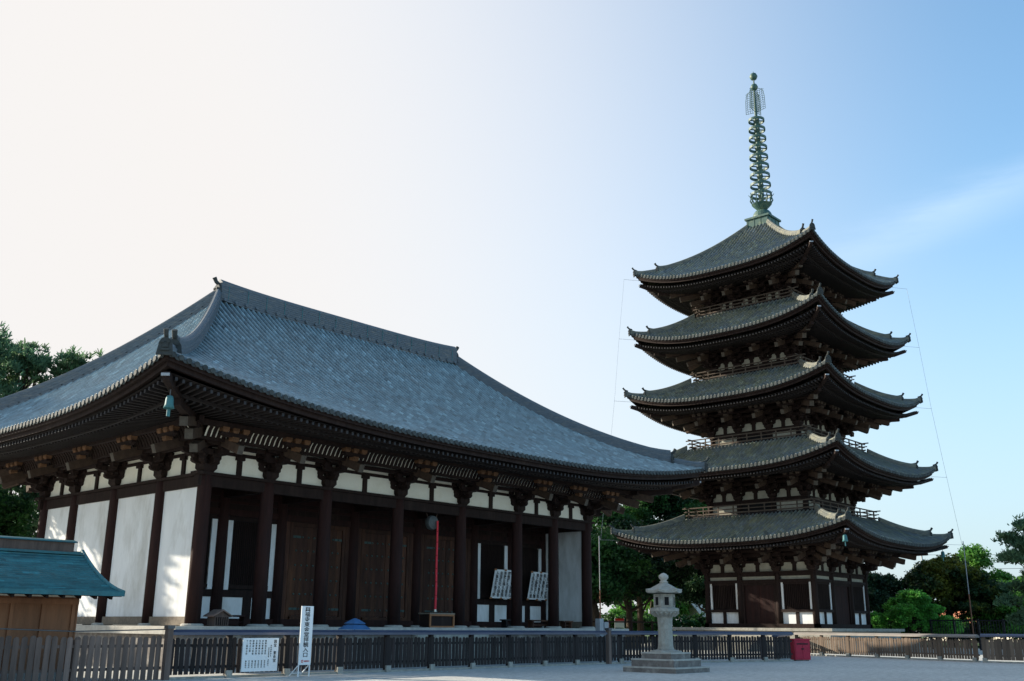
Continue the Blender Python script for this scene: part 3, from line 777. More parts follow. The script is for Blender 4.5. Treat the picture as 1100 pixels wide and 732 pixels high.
        for i in (1, 2):
            for k in range(4):
                ang = k * PI / 2; x = bayx[i]
                put('bracket_set', bm_, so, (math.cos(ang) * x + math.sin(ang) * wh, math.sin(ang) * x - math.cos(ang) * wh, zb), ang)
        for k, (x, y) in enumerate(((wh, -wh), (wh, wh), (-wh, wh), (-wh, -wh))): put('bracket_set', bc, so, (x, y, zb), k * PI / 2)
        g5 = (lambda t: 1.30 * t - .30 * t * t)
        g1 = (lambda t: 1.12 * t - .12 * t * t)
        r = Roof(e, e, ri, ri, zt, ze, lift, wh, wh, p=2.8, g=g5 if li == 4 else g1)
        d, sl = (.52, .52, .66, .66, .66)[li], .15
        for k in range(4):
            HA, IA, HO, IO, wa, wo, mp = r.side(k)
            q = MB()
            for o, z, w_, h_, ee in ((.97 * kk, zb + 1.42 * kz, .16, .18, .97 * kk), (1.75 * kk, zb + 1.66 * kz, .2, .2, 2.1 * kk), (.5 * kk, zb + 1.14 * kz, .15, .18, .5 * kk)):
                z += .003 * (k % 2); q.beam(mp(-wa - ee, wo + o, z), mp(wa + ee, wo + o, z), w_, h_)
            q.build('purlin', wood, so)
        # roofs
        rf = r.tiles('roof', [tilep, tileend, panp], P, .315, .42, rr=.092, hk=1.9)
        r.eaves(rf, d=d, sl=sl, pitch=.26, base=1.25)
        hiprafter(rf, r, d, sl, .3, .24)
        r.hips(rf, ridgep, .36, .50 if li < 4 else .42, .30, .80 if li == 4 else .70, orn=.78)
        # inner lid so the top ring is closed
        if li < 4:
            q = MB(); q.b2((-ri - .12, -ri - .12, zt - .3), (ri + .12, ri + .12, zt + .06)); q.build('top_curb', ridgep, rf)
        if bh:
            q = MB(); q.b2((-bh, -bh, zf - .12), (bh, bh, zf + .0)); q.b2((-bh + .25, -bh + .25, zf - .38), (bh - .25, bh - .25, zf - .12))
            for k in range(4):
                ang = k * PI / 2; Mx = lambda x, o, z: Vector((math.cos(ang) * x + math.sin(ang) * o, math.sin(ang) * x - math.cos(ang) * o, z))
                for j in range(7):
                    x = -bh + .6 + (2 * bh - 1.2) * j / 6
                    q.beam(Mx(x, bh - .9, zf - .2), Mx(x, bh - .05, zf - .2), .16, .14)
            bo = q.build('balcony', rafw, P)
            for k in range(4):
                ang = k * PI / 2; Mx = lambda x, o, z: Vector((math.cos(ang) * x + math.sin(ang) * o, math.sin(ang) * x - math.cos(ang) * o, z))
                q = MB(); o_ = bh - .12
                for z, h_, ex in ((.12, .10, .15), (.40, .07, .28), (.68, .08, .42)): 
                    q.beam(Mx(-bh - ex, o_, zf + z + .003 * (k % 2)), Mx(bh + ex, o_, zf + z + .003 * (k % 2)), .09, h_)
                for j in range(9):
                    x = -bh + .15 + (2 * bh - .3) * j / 8; q.beam(Mx(x, o_, zf), Mx(x, o_, zf + .68), .08, .08, upv=(1, 0, 0))
                q.build('railing', railing_m, bo)
    # spire
    q = MB(); q.b2((-1.02, -1.02, 34.55), (1.02, 1.02, 35.45)); q.b2((-1.14, -1.14, 35.38), (1.14, 1.14, 35.55))
    for k in range(4):
        ang = k * PI / 2; Mx = lambda x, o, z: Vector((math.cos(ang) * x + math.sin(ang) * o, math.sin(ang) * x - math.cos(ang) * o, z))
        for j in range(4): q.b2(Mx(-.95 + .62 * j, 1.0, 34.7), Mx(-.90 + .62 * j, 1.045, 35.38))
    q.build('roof_box', bronze, P)
    q = MB(); q.lathe([(.86, 35.55), (.84, 35.8), (.74, 36.1), (.6, 36.28), (.45, 36.35)], 20)
    q.lathe([(.30, 36.35), (.5, 36.55), (.78, 36.85), (.86, 36.95), (.70, 36.99), (.2, 37.0)], 20)
    q.tube([(0, 0, 36.9), (0, 0, 42), (0, 0, 46), (0, 0, 49.6)], [.21, .18, .13, .05], 12)
    sp = q.build('spire', bronze, P)
    q = MB()
    for k in range(12):
        a = 2 * PI * k / 12; c, s_ = math.cos(a), math.sin(a)
        q.tube([(.72 * c, .72 * s_, 36.9), (.95 * c, .95 * s_, 37.3), (.86 * c, .86 * s_, 37.62), (1.08 * c, 1.08 * s_, 37.9)], [.07, .06, .05, .02], 5)
    q.build('petal_crown', bronze, sp)
    for i in range(9):
        z = 37.75 + i * .895; rr = .92 - .027 * i
        q = MB(); q.lathe([(rr, z), (rr, z + .22), (rr - .10, z + .22), (rr - .10, z)], 28)
        # the ring wall: open band
        for k in range(4):
            a = PI / 4 + k * PI / 2; q.beam((.1 * math.cos(a), .1 * math.sin(a), z + .11), ((rr - .06) * math.cos(a), (rr - .06) * math.sin(a), z + .11), .07, .09)
        q.lathe([(.2, z - .12), (.27, z), (.27, z + .2), (.2, z + .34)], 12)
        q2 = MB(); q2.v, q2.f, q2.m, q2.r = q.v, q.f, q.m, q.r
        # drop the lathe caps that would close the ring
        q2.f = [f for f in q.f if len(f) != 28]; q2.m = q.m[:len(q2.f)]; q2.r = q.r[:len(q2.f)]
        q2.f = q2.f + []
        # close band bottom
        n = 28
        for k in range(n): q2.f.append([k, (k + 1) % n, 3 * n + (k + 1) % n, 3 * n + k]); q2.m.append(0); q2.r.append(.5)
        q2.build('spire_ring', bronze, sp)
    # openwork flame plates
    for k in range(4):
        a = k * PI / 2 + PI / 4 * 0; q = MB(); dx, dy = math.cos(a), math.sin(a)
        out_ = [(.12, 45.85), (.95, 45.95), (.92, 47.2), (.80, 47.8), (.45, 48.1), (.12, 48.15)]
        pts = [(dx * u, dy * u, z) for u, z in out_]; q.tube(pts, .026, 5)
        for j in range(9):
            z = 46.1 + .22 * j; q.tube([(dx * .1, dy * .1, z), (dx * .3, dy * .3, z + .12), (dx * .5, dy * .5, z - .05), (dx * .7, dy * .7, z + .12), (dx * .9, dy * .9, z)], .02, 4)
        for u in (.3, .5, .72): q.tube([(dx * u, dy * u, 45.9), (dx * (u + .06), dy * (u + .06), 46.6), (dx * u, dy * u, 47.3), (dx * u * .95, dy * u * .95, 48.0)], .02, 4)
        q.build('flame_plate', bronze, sp)
    for z, rr in ((48.35, .34), (49.42, .36)):
        q = MB(); q.lathe([(.02, -rr), (rr * .7, -rr * .72), (rr, 0), (rr * .7, rr * .72), (.05, rr), (.01, rr * 1.5)], 14, (0, 0, z)); q.build('jewel_ball', bronze, sp, smooth=True)
    return P
PAG = pagoda()

# ------------------------------------------------------------ wind bells
def bell(loc, k, label, chain=.5):
    t = thing('wind_bell', label, 'bell', loc, group='wind bells under the eave corners')
    b = MB(); b.lathe([(.05, .02), (.12, 0), (.155, -.12), (.17, -.35), (.215, -.5), (.20, -.5), (.14, -.3), (.1, -.05)], 12)
    b.v = [(x * k, y * k, z * k) for x, y, z in b.v]; b.build('bell_body', bellm, t, smooth=True)
    b = MB(); b.tube([(0, 0, 0), (0, 0, chain)], .018 * k + .005, 5); b.build('chain', metal, t)
    b = MB(); b.tube([(0, 0, -.1 * k), (0, 0, -.55 * k)], .012 * k, 4); b.b2((-.07 * k, -.012, -.82 * k), (.07 * k, .012, -.53 * k)); b.build('clapper', bellm, t)
bell((HX0 - 4.05, HY0 - 4.05, 8.90), .84, 'teal bronze wind bell hanging under the near eave corner of the long hall', .62)
cz = [7.50 + 1.25 - .78, 12.85 + 1.45 - .78]
bell((PX - 9.05, PY - 9.05, 7.62), .9, 'green wind bell under the near corner of the pagoda\'s lowest roof', .5)
bell((PX + 9.05, PY - 9.05, 7.55), .9, 'dark wind bell under the far right corner of the pagoda\'s lowest roof', .5)

# ------------------------------------------------------------ fences
def fence(name, label, p, q, m, rm, top=1.22, cap=1.38, pitch=.178, pw=.135, posts=None, postm=None, round_top=True, feet=True, capw=.3, backrail=True, group='timber fences round the precinct', bottom=.13):
    t = thing(name, label, 'fence', (p[0], p[1], 0), math.atan2(q[1] - p[1], q[0] - p[0]), group)
    L = math.hypot(q[0] - p[0], q[1] - p[1]); n = int(L / pitch)
    b = MB()
    for i in range(n):
        x = pitch * (i + .5) + random.uniform(-.008, .008); tl = random.uniform(-.022, .022); h = top + random.uniform(-.03, .02)
        if round_top: poly = [(x - pw / 2, bottom), (x + pw / 2, bottom), (x + pw / 2 + tl, h - .05), (x + pw * .3 + tl, h - .012), (x + tl, h), (x - pw * .3 + tl, h - .012), (x - pw / 2 + tl, h - .05)]
        else: poly = [(x - pw / 2, bottom), (x + pw / 2, bottom), (x + pw / 2 + tl, h), (x - pw / 2 + tl, h)]
        b.prism(poly, lambda a, z, d: (a, d, z), -.022, 0)
    b.build('pickets', m, t)
    b = MB(); b.b2((0, .002, .30), (L, .05, .38)); b.b2((0, .002, .92), (L, .05, 1.0)); b.build('back_rail', m, t)
    if feet:
        b = MB(); b.b2((0, -.05, 0), (L, .05, .07)); b.build('kerb_stone', stonedk if False else stone, t)
    if cap:
        b = MB(); b.prism([(-capw / 2, cap - .16), (capw / 2, cap - .16), (capw / 2, cap - .08), (0, cap), (-capw / 2, cap - .08)], lambda a, z, d: (d, a, z), 0, L)
        b.build('cap_rail', rm, t)
    for x in (posts or []):
        b = MB(); b.b2((x - .075, -.03, .0), (x + .075, .12, (cap or top) - .10)); po = b.build('post', postm or m, t)
        if feet: b = MB(); b.b2((x - .11, -.12, 0), (x + .10, -.032, .22)); b.build('stone_foot', stone, po)
    return t
FY = 28.2
fence('picket_fence', 'weathered grey-brown picket fence in front of the teal-roofed hut', (5.5, FY), (16.2, FY), fgrey, metal, 1.24, None, .205, .155, posts=[1.5, 5.4, 8.1], feet=False, bottom=.02)
px_ = [18.45 + 2.16 * i - 16.4 for i in range(9)]
fence('picket_fence', 'long near-black picket fence with dark cap rail tinted with sky reflection in front of the long hall', (16.4, FY), (37.8, FY), fdark, rail, 1.18, 1.42, posts=px_)
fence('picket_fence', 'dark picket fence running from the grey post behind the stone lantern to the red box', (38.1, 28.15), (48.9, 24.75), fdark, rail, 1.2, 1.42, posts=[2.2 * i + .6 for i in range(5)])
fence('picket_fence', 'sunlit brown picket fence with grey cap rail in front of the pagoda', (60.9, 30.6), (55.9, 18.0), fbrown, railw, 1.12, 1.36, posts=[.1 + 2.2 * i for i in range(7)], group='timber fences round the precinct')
fence('board_fence', 'close-boarded brown fence at the right edge under a dark rail tinted with sky reflection', (55.8, 17.8), (56.2, 8.5), fbrown, rail, 1.15, 1.40, .19, .18, posts=[.1, 2.4, 4.7, 7.0], round_top=False)
fence('picket_fence', 'distant brown picket fence with dark cap passing behind the red box', (49.3, 25.9), (61.0, 31.0), fbrown, rail, 1.1, 1.3, posts=[1, 4, 7, 10])
def gpost(x, y, label, h=1.54):
    t = thing('gate_post', label, 'post', (x, y, 0), group='tall grey fence posts')
    b = MB(); b.b2((-.09, -.09, 0), (.09, .09, h - .1)); b.build('shaft', fgrey, t)
    b = MB(); b.b2((-.115, -.115, h - .1), (.115, .115, h)); b.build('cap', metal, t)
gpost(16.3, FY - .1, 'thick grey post between the grey picket fence and the near-black one')
gpost(37.95, 28.1, 'thick grey post left of the stone lantern where the dark fence bends')
gpost(10.9, FY - .05, 'dark-topped grey post in front of the wooden hut wall', 1.6)
# thin cable on the left fence
b = MB(); b.tube([(5.5, FY - .02, 1.40), (8, FY - .02, 1.34), (11, FY - .02, 1.44), (13.5, FY - .02, 1.36), (16.2, FY - .02, 1.42)], .018, 5)
tag(b.build('cable', metal), 'thin black cable strung along the top of the grey picket fence', 'cable')

# ------------------------------------------------------------ the small hut
def hut():
    t = thing('wooden_hut', 'small brown timber hut with a teal copper roof at the left edge', 'hut', (11.5, 31.6, 0))
    # local: x along, front at -y
    b = MB(); b.b2((-4.5, -1.75, .25), (2.75, 1.75, 2.30))
    body = b.build('wall', hutw, t)
    b = MB()
    for i in range(9):
        x = -4.4 + 7.05 * i / 8; b.b2((x - .05, -1.80, .26), (x + .05, -1.752, 2.28))
    b.b2((-4.5, -1.82, 2.1), (2.78, -1.753, 2.25)); b.b2((-4.5, -1.82, .26), (2.78, -1.753, .4))
    for y in (-1.7, 0, 1.7): b.b2((2.752, y - .06, .26), (2.80, y + .06, 2.28))
    b.build('batten', hutw, body)
    b = MB(); b.b2((-4.6, -1.85, 0), (2.85, 1.85, .25)); b.build('base', stone, t)
    # plaster band and rafters under the eave
    b = MB(); b.b2((-4.45, -1.72, 2.30), (2.7, 1.72, 2.46)); b.build('eave_band', cream, t)
    roof = MB(); n = 22
    def zr(v): v = abs(v) / 2.9; return 3.74 - 1.30 * (1.62 * v - .62 * v * v)
    X0, X1 = -5.0, 3.55
    for sg in (-1, 1):
        for i in range(n):
            v0, v1 = 2.9 * i / n, 2.9 * (i + 1) / n
            x = X0; odd = i % 2
            while x < X1 - .01:
                xe = min(X1, (math.floor((x - X0 + (.25 if odd else 0)) / .5 + 1e-6) + 1) * .5 + X0 - (.25 if odd else 0))
                if xe <= x: xe = x + .5
                vs = [(x, sg * v0, zr(v0)), (xe, sg * v0, zr(v0)), (xe, sg * v1, zr(v1) + .035), (x, sg * v1, zr(v1) + .035), (xe, sg * v1, zr(v1)), (x, sg * v1, zr(v1))]
                roof.add(vs, [(0, 1, 2, 3), (3, 2, 4, 5)] if sg < 0 else [(3, 2, 1, 0), (5, 4, 2, 3)])
                x = xe
        # verge roll and thick eave
        pts = [(X1, sg * 2.9 * i / 10, zr(2.9 * i / 10) + .02) for i in range(11)]
        roof.tube(pts, .06, 8); roof.b2((X0, sg * 2.9 - .02, zr(2.9) - .10), (X1 + .04, sg * 2.9 + .02, zr(2.9) + .02))
    ro = roof.build('roof', copper, t)
    b = MB()
    for sg in (-1, 1):
        for i in range(10):
            v0, v1 = 2.88 * i / 10, 2.88 * (i + 1) / 10
            b.add([(X0, sg * v0, zr(v0) - .03), (X1 - .03, sg * v0, zr(v0) - .03), (X1 - .03, sg * v1, zr(v1) - .03), (X0, sg * v1, zr(v1) - .03),
                   (X0, sg * v0, zr(v0) - .12), (X1 - .03, sg * v0, zr(v0) - .12), (X1 - .03, sg * v1, zr(v1) - .12), (X0, sg * v1, zr(v1) - .12)],
                  [(4, 5, 6, 7), (1, 2, 6, 5), (0, 3, 7, 4)])
        for j in range(18):
            x = X0 + .3 + (X1 - X0 - .6) * j / 17; b.beam((x, sg * 1.6, zr(1.6) - .19), (x, sg * 2.8, zr(2.8) - .17), .08, .09)
    b.build('rafters', wood, ro)
    b = MB(); b.b2((X0, -.16, 3.68), (X1 - .35, .16, 3.98)); b.build('ridge_board', fgrey, ro)
    b = MB(); b.prism([(-.24, 3.983), (.24, 3.983), (.2, 4.02), (0, 4.07), (-.2, 4.02)], lambda a, z, d: (d, a, z), X0, X1 - .28); b.b2((X0, -.3, 3.62), (X1 - .1, .3, 3.69)); b.build('ridge_cap', copper, ro)
    # gable infill
    b = MB(); b.add([(2.75, -1.75, 2.3), (2.75, 1.75, 2.3), (2.75, 1.75, zr(1.75) - .1), (2.75, 0, 3.62), (2.75, -1.75, zr(1.75) - .1)], [(0, 1, 2, 3, 4)]); b.build('gable', hutw, t)
hut()

# ------------------------------------------------------------ stone lantern
def lantern():
    t = thing('stone_lantern', 'tall grey hexagonal stone lantern on three square steps in the gravel yard', 'lantern', (33.15, 21.9, 0))
    for i, (w_, z0, z1) in enumerate(((2.3, 0, .20), (1.85, .20, .47), (1.30, .47, .70))):
        b = MB(); b.b2((-w_ / 2, -w_ / 2, z0), (w_ / 2, w_ / 2, z1 - .05)); b.b2((-w_ / 2 - .015, -w_ / 2 - .015, z1 - .05), (w_ / 2 + .015, w_ / 2 + .015, z1), 1)
        b.build('step', [stonedk, stonelt], t)
    b = MB(); b.lathe([(.62, .70), (.60, .74), (.32, .80), (.30, .84)], 6, rot=.3); b.build('foot', stone, t)
    b = MB(); b.lathe([(.31, .80), (.285, .9), (.265, 1.5), (.285, 1.92), (.30, 1.98)], 12); b.build('shaft', stone, t)
    b = MB(); b.lathe([(.30, 1.95), (.36, 2.0), (.50, 2.12), (.56, 2.17), (.56, 2.27), (.42, 2.31)], 12, rot=.3)
    for k in range(18):
        a = 2 * PI * k / 18; b.tube([(.36 * math.cos(a), .36 * math.sin(a), 2.0), (.53 * math.cos(a), .53 * math.sin(a), 2.14)], .045, 6)
    b.build('bowl', stone, t)
    b = MB(); b.lathe([(.41, 2.30), (.41, 2.80)], 6, rot=.3); fb = b.build('firebox', stone, t)
    for k in range(6):
        a = .3 + PI / 6 + k * PI / 3; r_ = .41 * math.cos(PI / 6)
        b = MB(); b.box((math.cos(a) * (r_ + .002), math.sin(a) * (r_ + .002), 2.54), (.02, .17, .30), 0, a); b.build('fire_window', darkvoid, fb)
        f = MB()
        for s_ in (-1, 1):
            f.box((math.cos(a) * (r_ + .01) - math.sin(a) * s_ * .10, math.sin(a) * (r_ + .01) + math.cos(a) * s_ * .10, 2.54), (.04, .03, .34), 0, a)
            f.box((math.cos(a) * (r_ + .01), math.sin(a) * (r_ + .01), 2.54 + s_ * .165), (.04, .17, .03), 0, a)
        f.build('window_frame', stone, fb)
    # roof with upswept corners
    b = MB(); vs = []; N = 24
    for rr, z, up_ in ((.70, 2.84, .05), (.70, 2.93, .06), (.52, 3.01, .0), (.30, 3.13, 0), (.13, 3.22, 0)):
        for k in range(N):
            a = .3 + 2 * PI * k / N; seg = (2 * PI * k / N) % (PI / 3); hx = math.cos(PI / 6) / math.cos(seg - PI / 6)
            vs.append((rr * hx * math.cos(a), rr * hx * math.sin(a), z + up_ * ((hx - .866) / .134) ** 2))
    fs = [(i * N + k, i * N + (k + 1) % N, (i + 1) * N + (k + 1) % N, (i + 1) * N + k) for i in range(4) for k in range(N)] + [tuple(range(N))[::-1], tuple(4 * N + k for k in range(N))]
    b.add(vs, fs); b.build('lantern_roof', stone, t)
    b = MB(); b.lathe([(.13, 3.20), (.17, 3.25), (.11, 3.29), (.12, 3.32), (.185, 3.40), (.18, 3.48), (.10, 3.55), (.03, 3.58)], 14); b.build('finial', stonelt, t, smooth=True)
lantern()

# ------------------------------------------------------------ signs and small things
def vtext(parent, body, size, line, loc, m, rz=0, tilt=0, name='writing', sx=1.0):
    me = text_mesh(body, size, line); me.materials.append(m)
    o = put(name, me, parent, loc); o.rotation_euler = (PI / 2 + tilt, 0, rz); o.scale = (sx, 1, 1); return o
def sign():
    t = thing('entrance_sign', 'narrow tall white sign on two legs with black vertical characters and a red mark', 'sign', (20.58, 27.2, 0), R(0))
    b = MB(); b.b2((-.23, -.02, .36), (.23, .02, 2.16)); b.build('board', white, t)
    for x in (-.21, .21):
        b = MB(); b.beam((x, .01, -.0), (x, .01, .36), .03, .03, upv=(1, 0, 0)); b.build('leg', white, t)
    b = MB(); b.beam((-.2, .02, .36), (-.2, .5, 0), .025, .025); b.beam((.2, .02, .36), (.2, .5, 0), .025, .025); b.beam((-.2, .4, .1), (.2, .4, .1), .02, .02); b.build('brace', white, t)
    vtext(t, '興\n福\n寺\n東\n金\n堂\n拝\n観\n入\n口', .158, .98, (0, -.024, 2.0), black, sx=1.35)
    b = MB(); b.tube([(-.10, -.03, .47), (-.10, -.022, .47)], .045, 12); b.build('red_mark', redp, t)
    vtext(t, '→', .12, 1, (-.10, -.032, .43), white); vtext(t, '拝観受付', .055, 1, (.07, -.024, .45), redp)
sign()
def notice():
    t = thing('notice_board', 'white rectangular notice board with small black columns of writing fixed to the dark fence', 'sign', (19.42, 27.95, 0))
    b = MB(); b.b2((-.66, -.02, .17), (.66, .02, 1.17)); b.build('board', white, t)
    vtext(t, '国\n宝\n \n東\n金\n堂', .115, 1.0, (.53, -.024, 1.02), black)
    vtext(t, '本\n尊\n薬\n師\n如\n来', .05, 1.2, (.38, -.024, .92), black); vtext(t, '応\n永\n年\n間\n再\n建\n \n室\n町\n時\n代', .045, 1.15, (.30, -.024, .85), black)
    cols = ['薬師如来坐像', '日光菩薩立像', '月光菩薩立像', '文殊菩薩坐像', '維摩居士坐像', '四天王立像', '十二神将立像']
    per = ['室町時代', '奈良時代', '奈良時代', '鎌倉時代', '鎌倉時代', '平安時代', '鎌倉時代']
    for i, (a, p_) in enumerate(zip(cols, per)):
        x = .17 - .115 * i
        vtext(t, '\n'.join(a), .062, 1.22, (x, -.024, 1.06), black, sx=1.1); vtext(t, '\n'.join(p_), .052, 1.15, (x, -.024, .46), black)
notice()
def calli(x, label, chars):
    t = thing('calligraphy_board', label, 'signboard', (HX0 + x, HY0 + 2.35, 3.72), group='slanting calligraphy boards under the hall windows')
    sh = .0; W2, H2 = .80, .73
    b = MB(); b.prism([(-W2 - sh, -H2), (W2 - sh, -H2), (W2 + sh, H2), (-W2 + sh, H2)], lambda a, z, d: (a, d - .22 * z, z), -.015, .015); b.build('board', white, t)
    b = MB()
    for u, z in ((-W2 + sh, H2), (0 + sh, H2), (W2 + sh, H2), (-W2 - sh, -H2), (0 - sh, -H2), (W2 - sh, -H2)): b.box((u * .96, -.22 * z, z * .985), (.16, .05, .09))
    b.build('bamboo_clip', orangew, t)
    me = None
    rows = 7
    for i in range(5):
        xx = .62 - .31 * i
        for j in range(rows):
            ch = chars[(i * rows + j) % len(chars)]
            if ch == ' ': continue
            z = .56 - j * .185
            vtext(t, ch, .20, 1, (xx + sh * z / H2 + random.uniform(-.012, .012), -.22 * z - .055, z - .08), black, tilt=-math.atan(.35) if False else 0, sx=1.1)
calli(19.62, 'slanting white calligraphy board at the window left of the dark column', '春日野乃若草山爾雪降礼波鹿毛寒散止鳴久曽聞由留花咲久頃者人集比天')
calli(22.55, 'slanting white calligraphy board at the window right of the dark column', '奈良七重七堂伽藍八重桜古都乃秋風吹久夜月影清之鐘聲遠久響久哉松')
def gong():
    t = thing('temple_gong', 'round dull bronze gong hanging on two cords under the hall\'s front beam', 'gong', (HX0 + 12.15, HY0 + .12, 6.22))
    b = MB(); b.tube([(0, -.16, 0), (0, -.13, 0), (0, 0, 0), (0, .13, 0), (0, .16, 0)], [.17, .31, .345, .31, .17], 24); b.build('disc', mat('aged_bronze', (.075, .085, .085), .5, .3, 5), t)
    b = MB()
    for s_ in (-1, 1): b.tube([(s_ * .28, 0, .26), (s_ * .46, 0, .75)], .018, 6)
    b.build('cord', fgrey, t)
gong()
def rope():
    t = thing('bell_rope', 'long bright red cloth rope hanging from the gong down to the offertory box', 'rope', (HX0 + 12.3, HY0 - .12, 2.3))
    b = MB(); b.tube([(0, 0, 0), (.02, 0, 1), (.0, 0, 2), (.01, 0, 3), (.0, 0, 4.0)], [.055, .05, .05, .048, .045], 8); b.build('cloth', redcl, t)
    b = MB(); b.tube([(0, 0, -.12), (0, 0, .02)], [.06, .05], 8); b.build('tassel', cream, t)
    b = MB()
    for z in (.6, 1.2, 1.8, 2.4, 3.0, 3.5): b.tube([(.01, 0, z), (.01, 0, z + .04)], .058, 8)
    b.build('binding', mat('dark_red_binding', (.35, .02, .03), .8), t)
rope()
def offer():
    t = thing('offertory_box', 'dark offertory box with an orange-brown front frame below the red rope', 'box', (HX0 + 12.3, HY0 - .25, WZ0))
    b = MB(); b.b2((-.75, -.3, .02), (.75, .35, .58)); b.build('box_body', wood, t)
    b = MB(); b.b2((-.80, -.36, .58), (.80, .4, .64)); b.build('lid', woodend, t)
    b = MB(); b.b2((-.78, -.36, .0), (-.70, -.303, .579)); b.b2((.70, -.36, .0), (.78, -.303, .579)); b.b2((-.70, -.36, .50), (.70, -.303, .579)); b.b2((-.70, -.36, 0), (.70, -.303, .07)); b.build('front_frame', orangew, t)
    b = MB()
    for i in range(9): b.b2((-.64 + .15 * i, -.33, .645), (-.58 + .15 * i, .36, .68))
    b.build('slats', wood, t)
offer()
def bench(x, y, w_, label, m, h=.42):
    t = thing('bench', label, 'bench', (x, y, WZ0), group='low benches on the hall platform')
    b = MB(); b.b2((-w_ / 2, -.2, h - .07), (w_ / 2, .2, h)); b.build('seat', m, t)
    for s_ in (-1, 1):
        b = MB(); b.b2((s_ * (w_ / 2 - .15) - .04, -.17, .0), (s_ * (w_ / 2 - .15) + .04, .17, h - .07)); b.build('leg', m, t)
    b = MB(); b.b2((-w_ / 2 + .2, -.03, .12), (w_ / 2 - .2, .03, .18)); b.build('stretcher', m, t)
bench(HX0 + 1.95, HY0 + .45, 1.3, 'low red-brown bench beside the little shrine box near the corner column', woodred, .42)
bench(HX0 + 19.0, HY0 + 1.4, .9, 'small black bench under the left calligraphy board', black, .42)
bench(HX0 + 20.2, HY0 + .35, 1.6, 'long brown bench below the right calligraphy board', orangew if False else woodmid, .40)
bench(HX0 + 22.6, HY0 + .5, .8, 'short brown bench beside the white end wall of the hall', woodmid, .38)
def shrine():
    t = thing('shrine_box', 'tiny weathered wooden shrine box with gabled roof beside the corner column', 'shrine', (HX0 + .85, HY0 - .35, WZ0))
    b = MB(); b.b2((-.30, -.25, 0), (.30, .25, .36)); b.build('box_body', fgrey, t)
    b = MB(); b.prism([(-.42, .34), (0, .56), (.42, .34), (.42, .38), (0, .61), (-.42, .38)], lambda a, z, d: (a, d, z), -.34, .34); b.build('roof', fgrey, t)
    b = MB(); b.prism([(-.30, .36), (.30, .36), (0, .54)], lambda a, z, d: (a, d, z), -.24, .24); b.build('gable', fgrey, t)
    b = MB()
    for i in range(6): b.b2((-.24 + .09 * i, -.27, .04), (-.20 + .09 * i, -.252, .33))
    b.build('slats', wood, t)
shrine()
def redbox():
    t = thing('red_cabinet', 'crimson metal cabinet standing at the end of the dark fence', 'cabinet', (49.9, 24.85, 0), R(-38))
    b = MB(); b.b2((-.42, -.3, .06), (.42, .3, 1.02)); b.build('body', redm, t)
    b = MB(); b.b2((-.45, -.33, 1.02), (.45, .33, 1.08)); b.build('top', redm, t)
    b = MB(); b.b2((-.38, -.32, .12), (-.01, -.303, .95)); b.b2((.01, -.32, .12), (.38, -.303, .95)); b.build('door', redm, t)
    b = MB(); b.b2((-.30, -.335, .80), (.30, -.322, .86)); b.b2((-.06, -.34, .55), (.06, -.322, .62)); b.build('handle', black, t)
    b = MB(); b.b2((-.36, -.26, 0), (.36, .26, .06)); b.build('plinth', stonedk, t)
redbox()
def ebox():
    t = thing('utility_box', 'pair of small grey electrical boxes beside the thick grey post', 'box', (38.5, 28.9, 0))
    b = MB(); b.b2((-.25, -.1, 1.15), (.05, .15, 1.95)); b.b2((.10, -.1, 1.2), (.42, .15, 1.8)); b.build('box_body', greym, t)
    b = MB(); b.b2((-.12, -.03, 0), (-.04, .05, 1.15)); b.b2((.22, -.03, 0), (.30, .05, 1.2)); b.build('leg', metal, t)
ebox()
def canopy():
    t = thing('canopy', 'blue two-tiered cloth canopy peeping over the dark fence', 'canopy', (25.3, 30.5, 0))
    b = MB(); b.lathe([(.62, 1.42), (.60, 1.45), (.36, 1.60), (.18, 1.62)], 8); b.build('lower_cloth', bluec, t)
    b = MB(); b.lathe([(.40, 1.63), (.38, 1.66), (.16, 1.78), (.03, 1.83)], 8); b.build('upper_cloth', bluec, t)
    b = MB(); b.tube([(0, 0, 0), (0, 0, 1.63)], .03, 8); b.build('pole', metal, t)
canopy()
def plaque():
    t = thing('name_plaque', 'tall narrow brown wooden plaque with dark characters against the hut wall', 'sign', (9.75, 29.70, 0))
    b = MB(); b.b2((-.16, -.03, .9), (.16, .03, 2.25)); b.build('board', orangew, t)
    b = MB(); b.b2((-.2, -.05, 2.25), (.2, .05, 2.32)); b.build('cap', wood, t)
    b = MB(); b.b2((-.04, .0, 0), (.04, .06, .9)); b.build('post', wood, t)
    vtext(t, '拝\n観\n受\n付\n所', .19, 1.15, (0, -.034, 2.05), black)
plaque()
def ridge_ball(): pass

# lightning rods running up past the roof corners
def rod(label, sx, sy):
    T = [(9.62, 8.6), (9.16, 14.0), (8.69, 19.7), (8.35, 24.95), (7.97, 30.15)]
    t = thing('lightning_conductor', label, 'lightning conductor', (PX + sx * 10.6, PY + sy * 10.2, 0), group='lightning conductors at the pagoda corners')
    b = MB(); b.tube([(0, 0, 0), (0, 0, 4.3)], .05, 6); b.build('lower_pole', rust, t)
    b = MB(); b.tube([(0, 0, 4.3), (0, 0, 8.4)], .035, 6); b.build('upper_pole', greym, t)
    pts = [(0, 0, 8.3)]
    for e, z in T: pts.append((sx * (e + .9 - 10.6), sy * (e + .5 - 10.2), z - .5))
    b = MB()
    for p, q in zip(pts[:-1], pts[1:]): b.tube([p, q], .010, 4)
    b.build('cable', greym, t)
    b = MB()
    for e, z in T: b.tube([(sx * (e - .3 - 10.6), sy * (e - .3 - 10.2), z - .5), (sx * (e + .92 - 10.6), sy * (e + .52 - 10.2), z - .5)], .011, 4)
    b.build('arm', greym, t)
rod('thin pole and wire climbing past the left corners of the pagoda roofs', -1, 1)
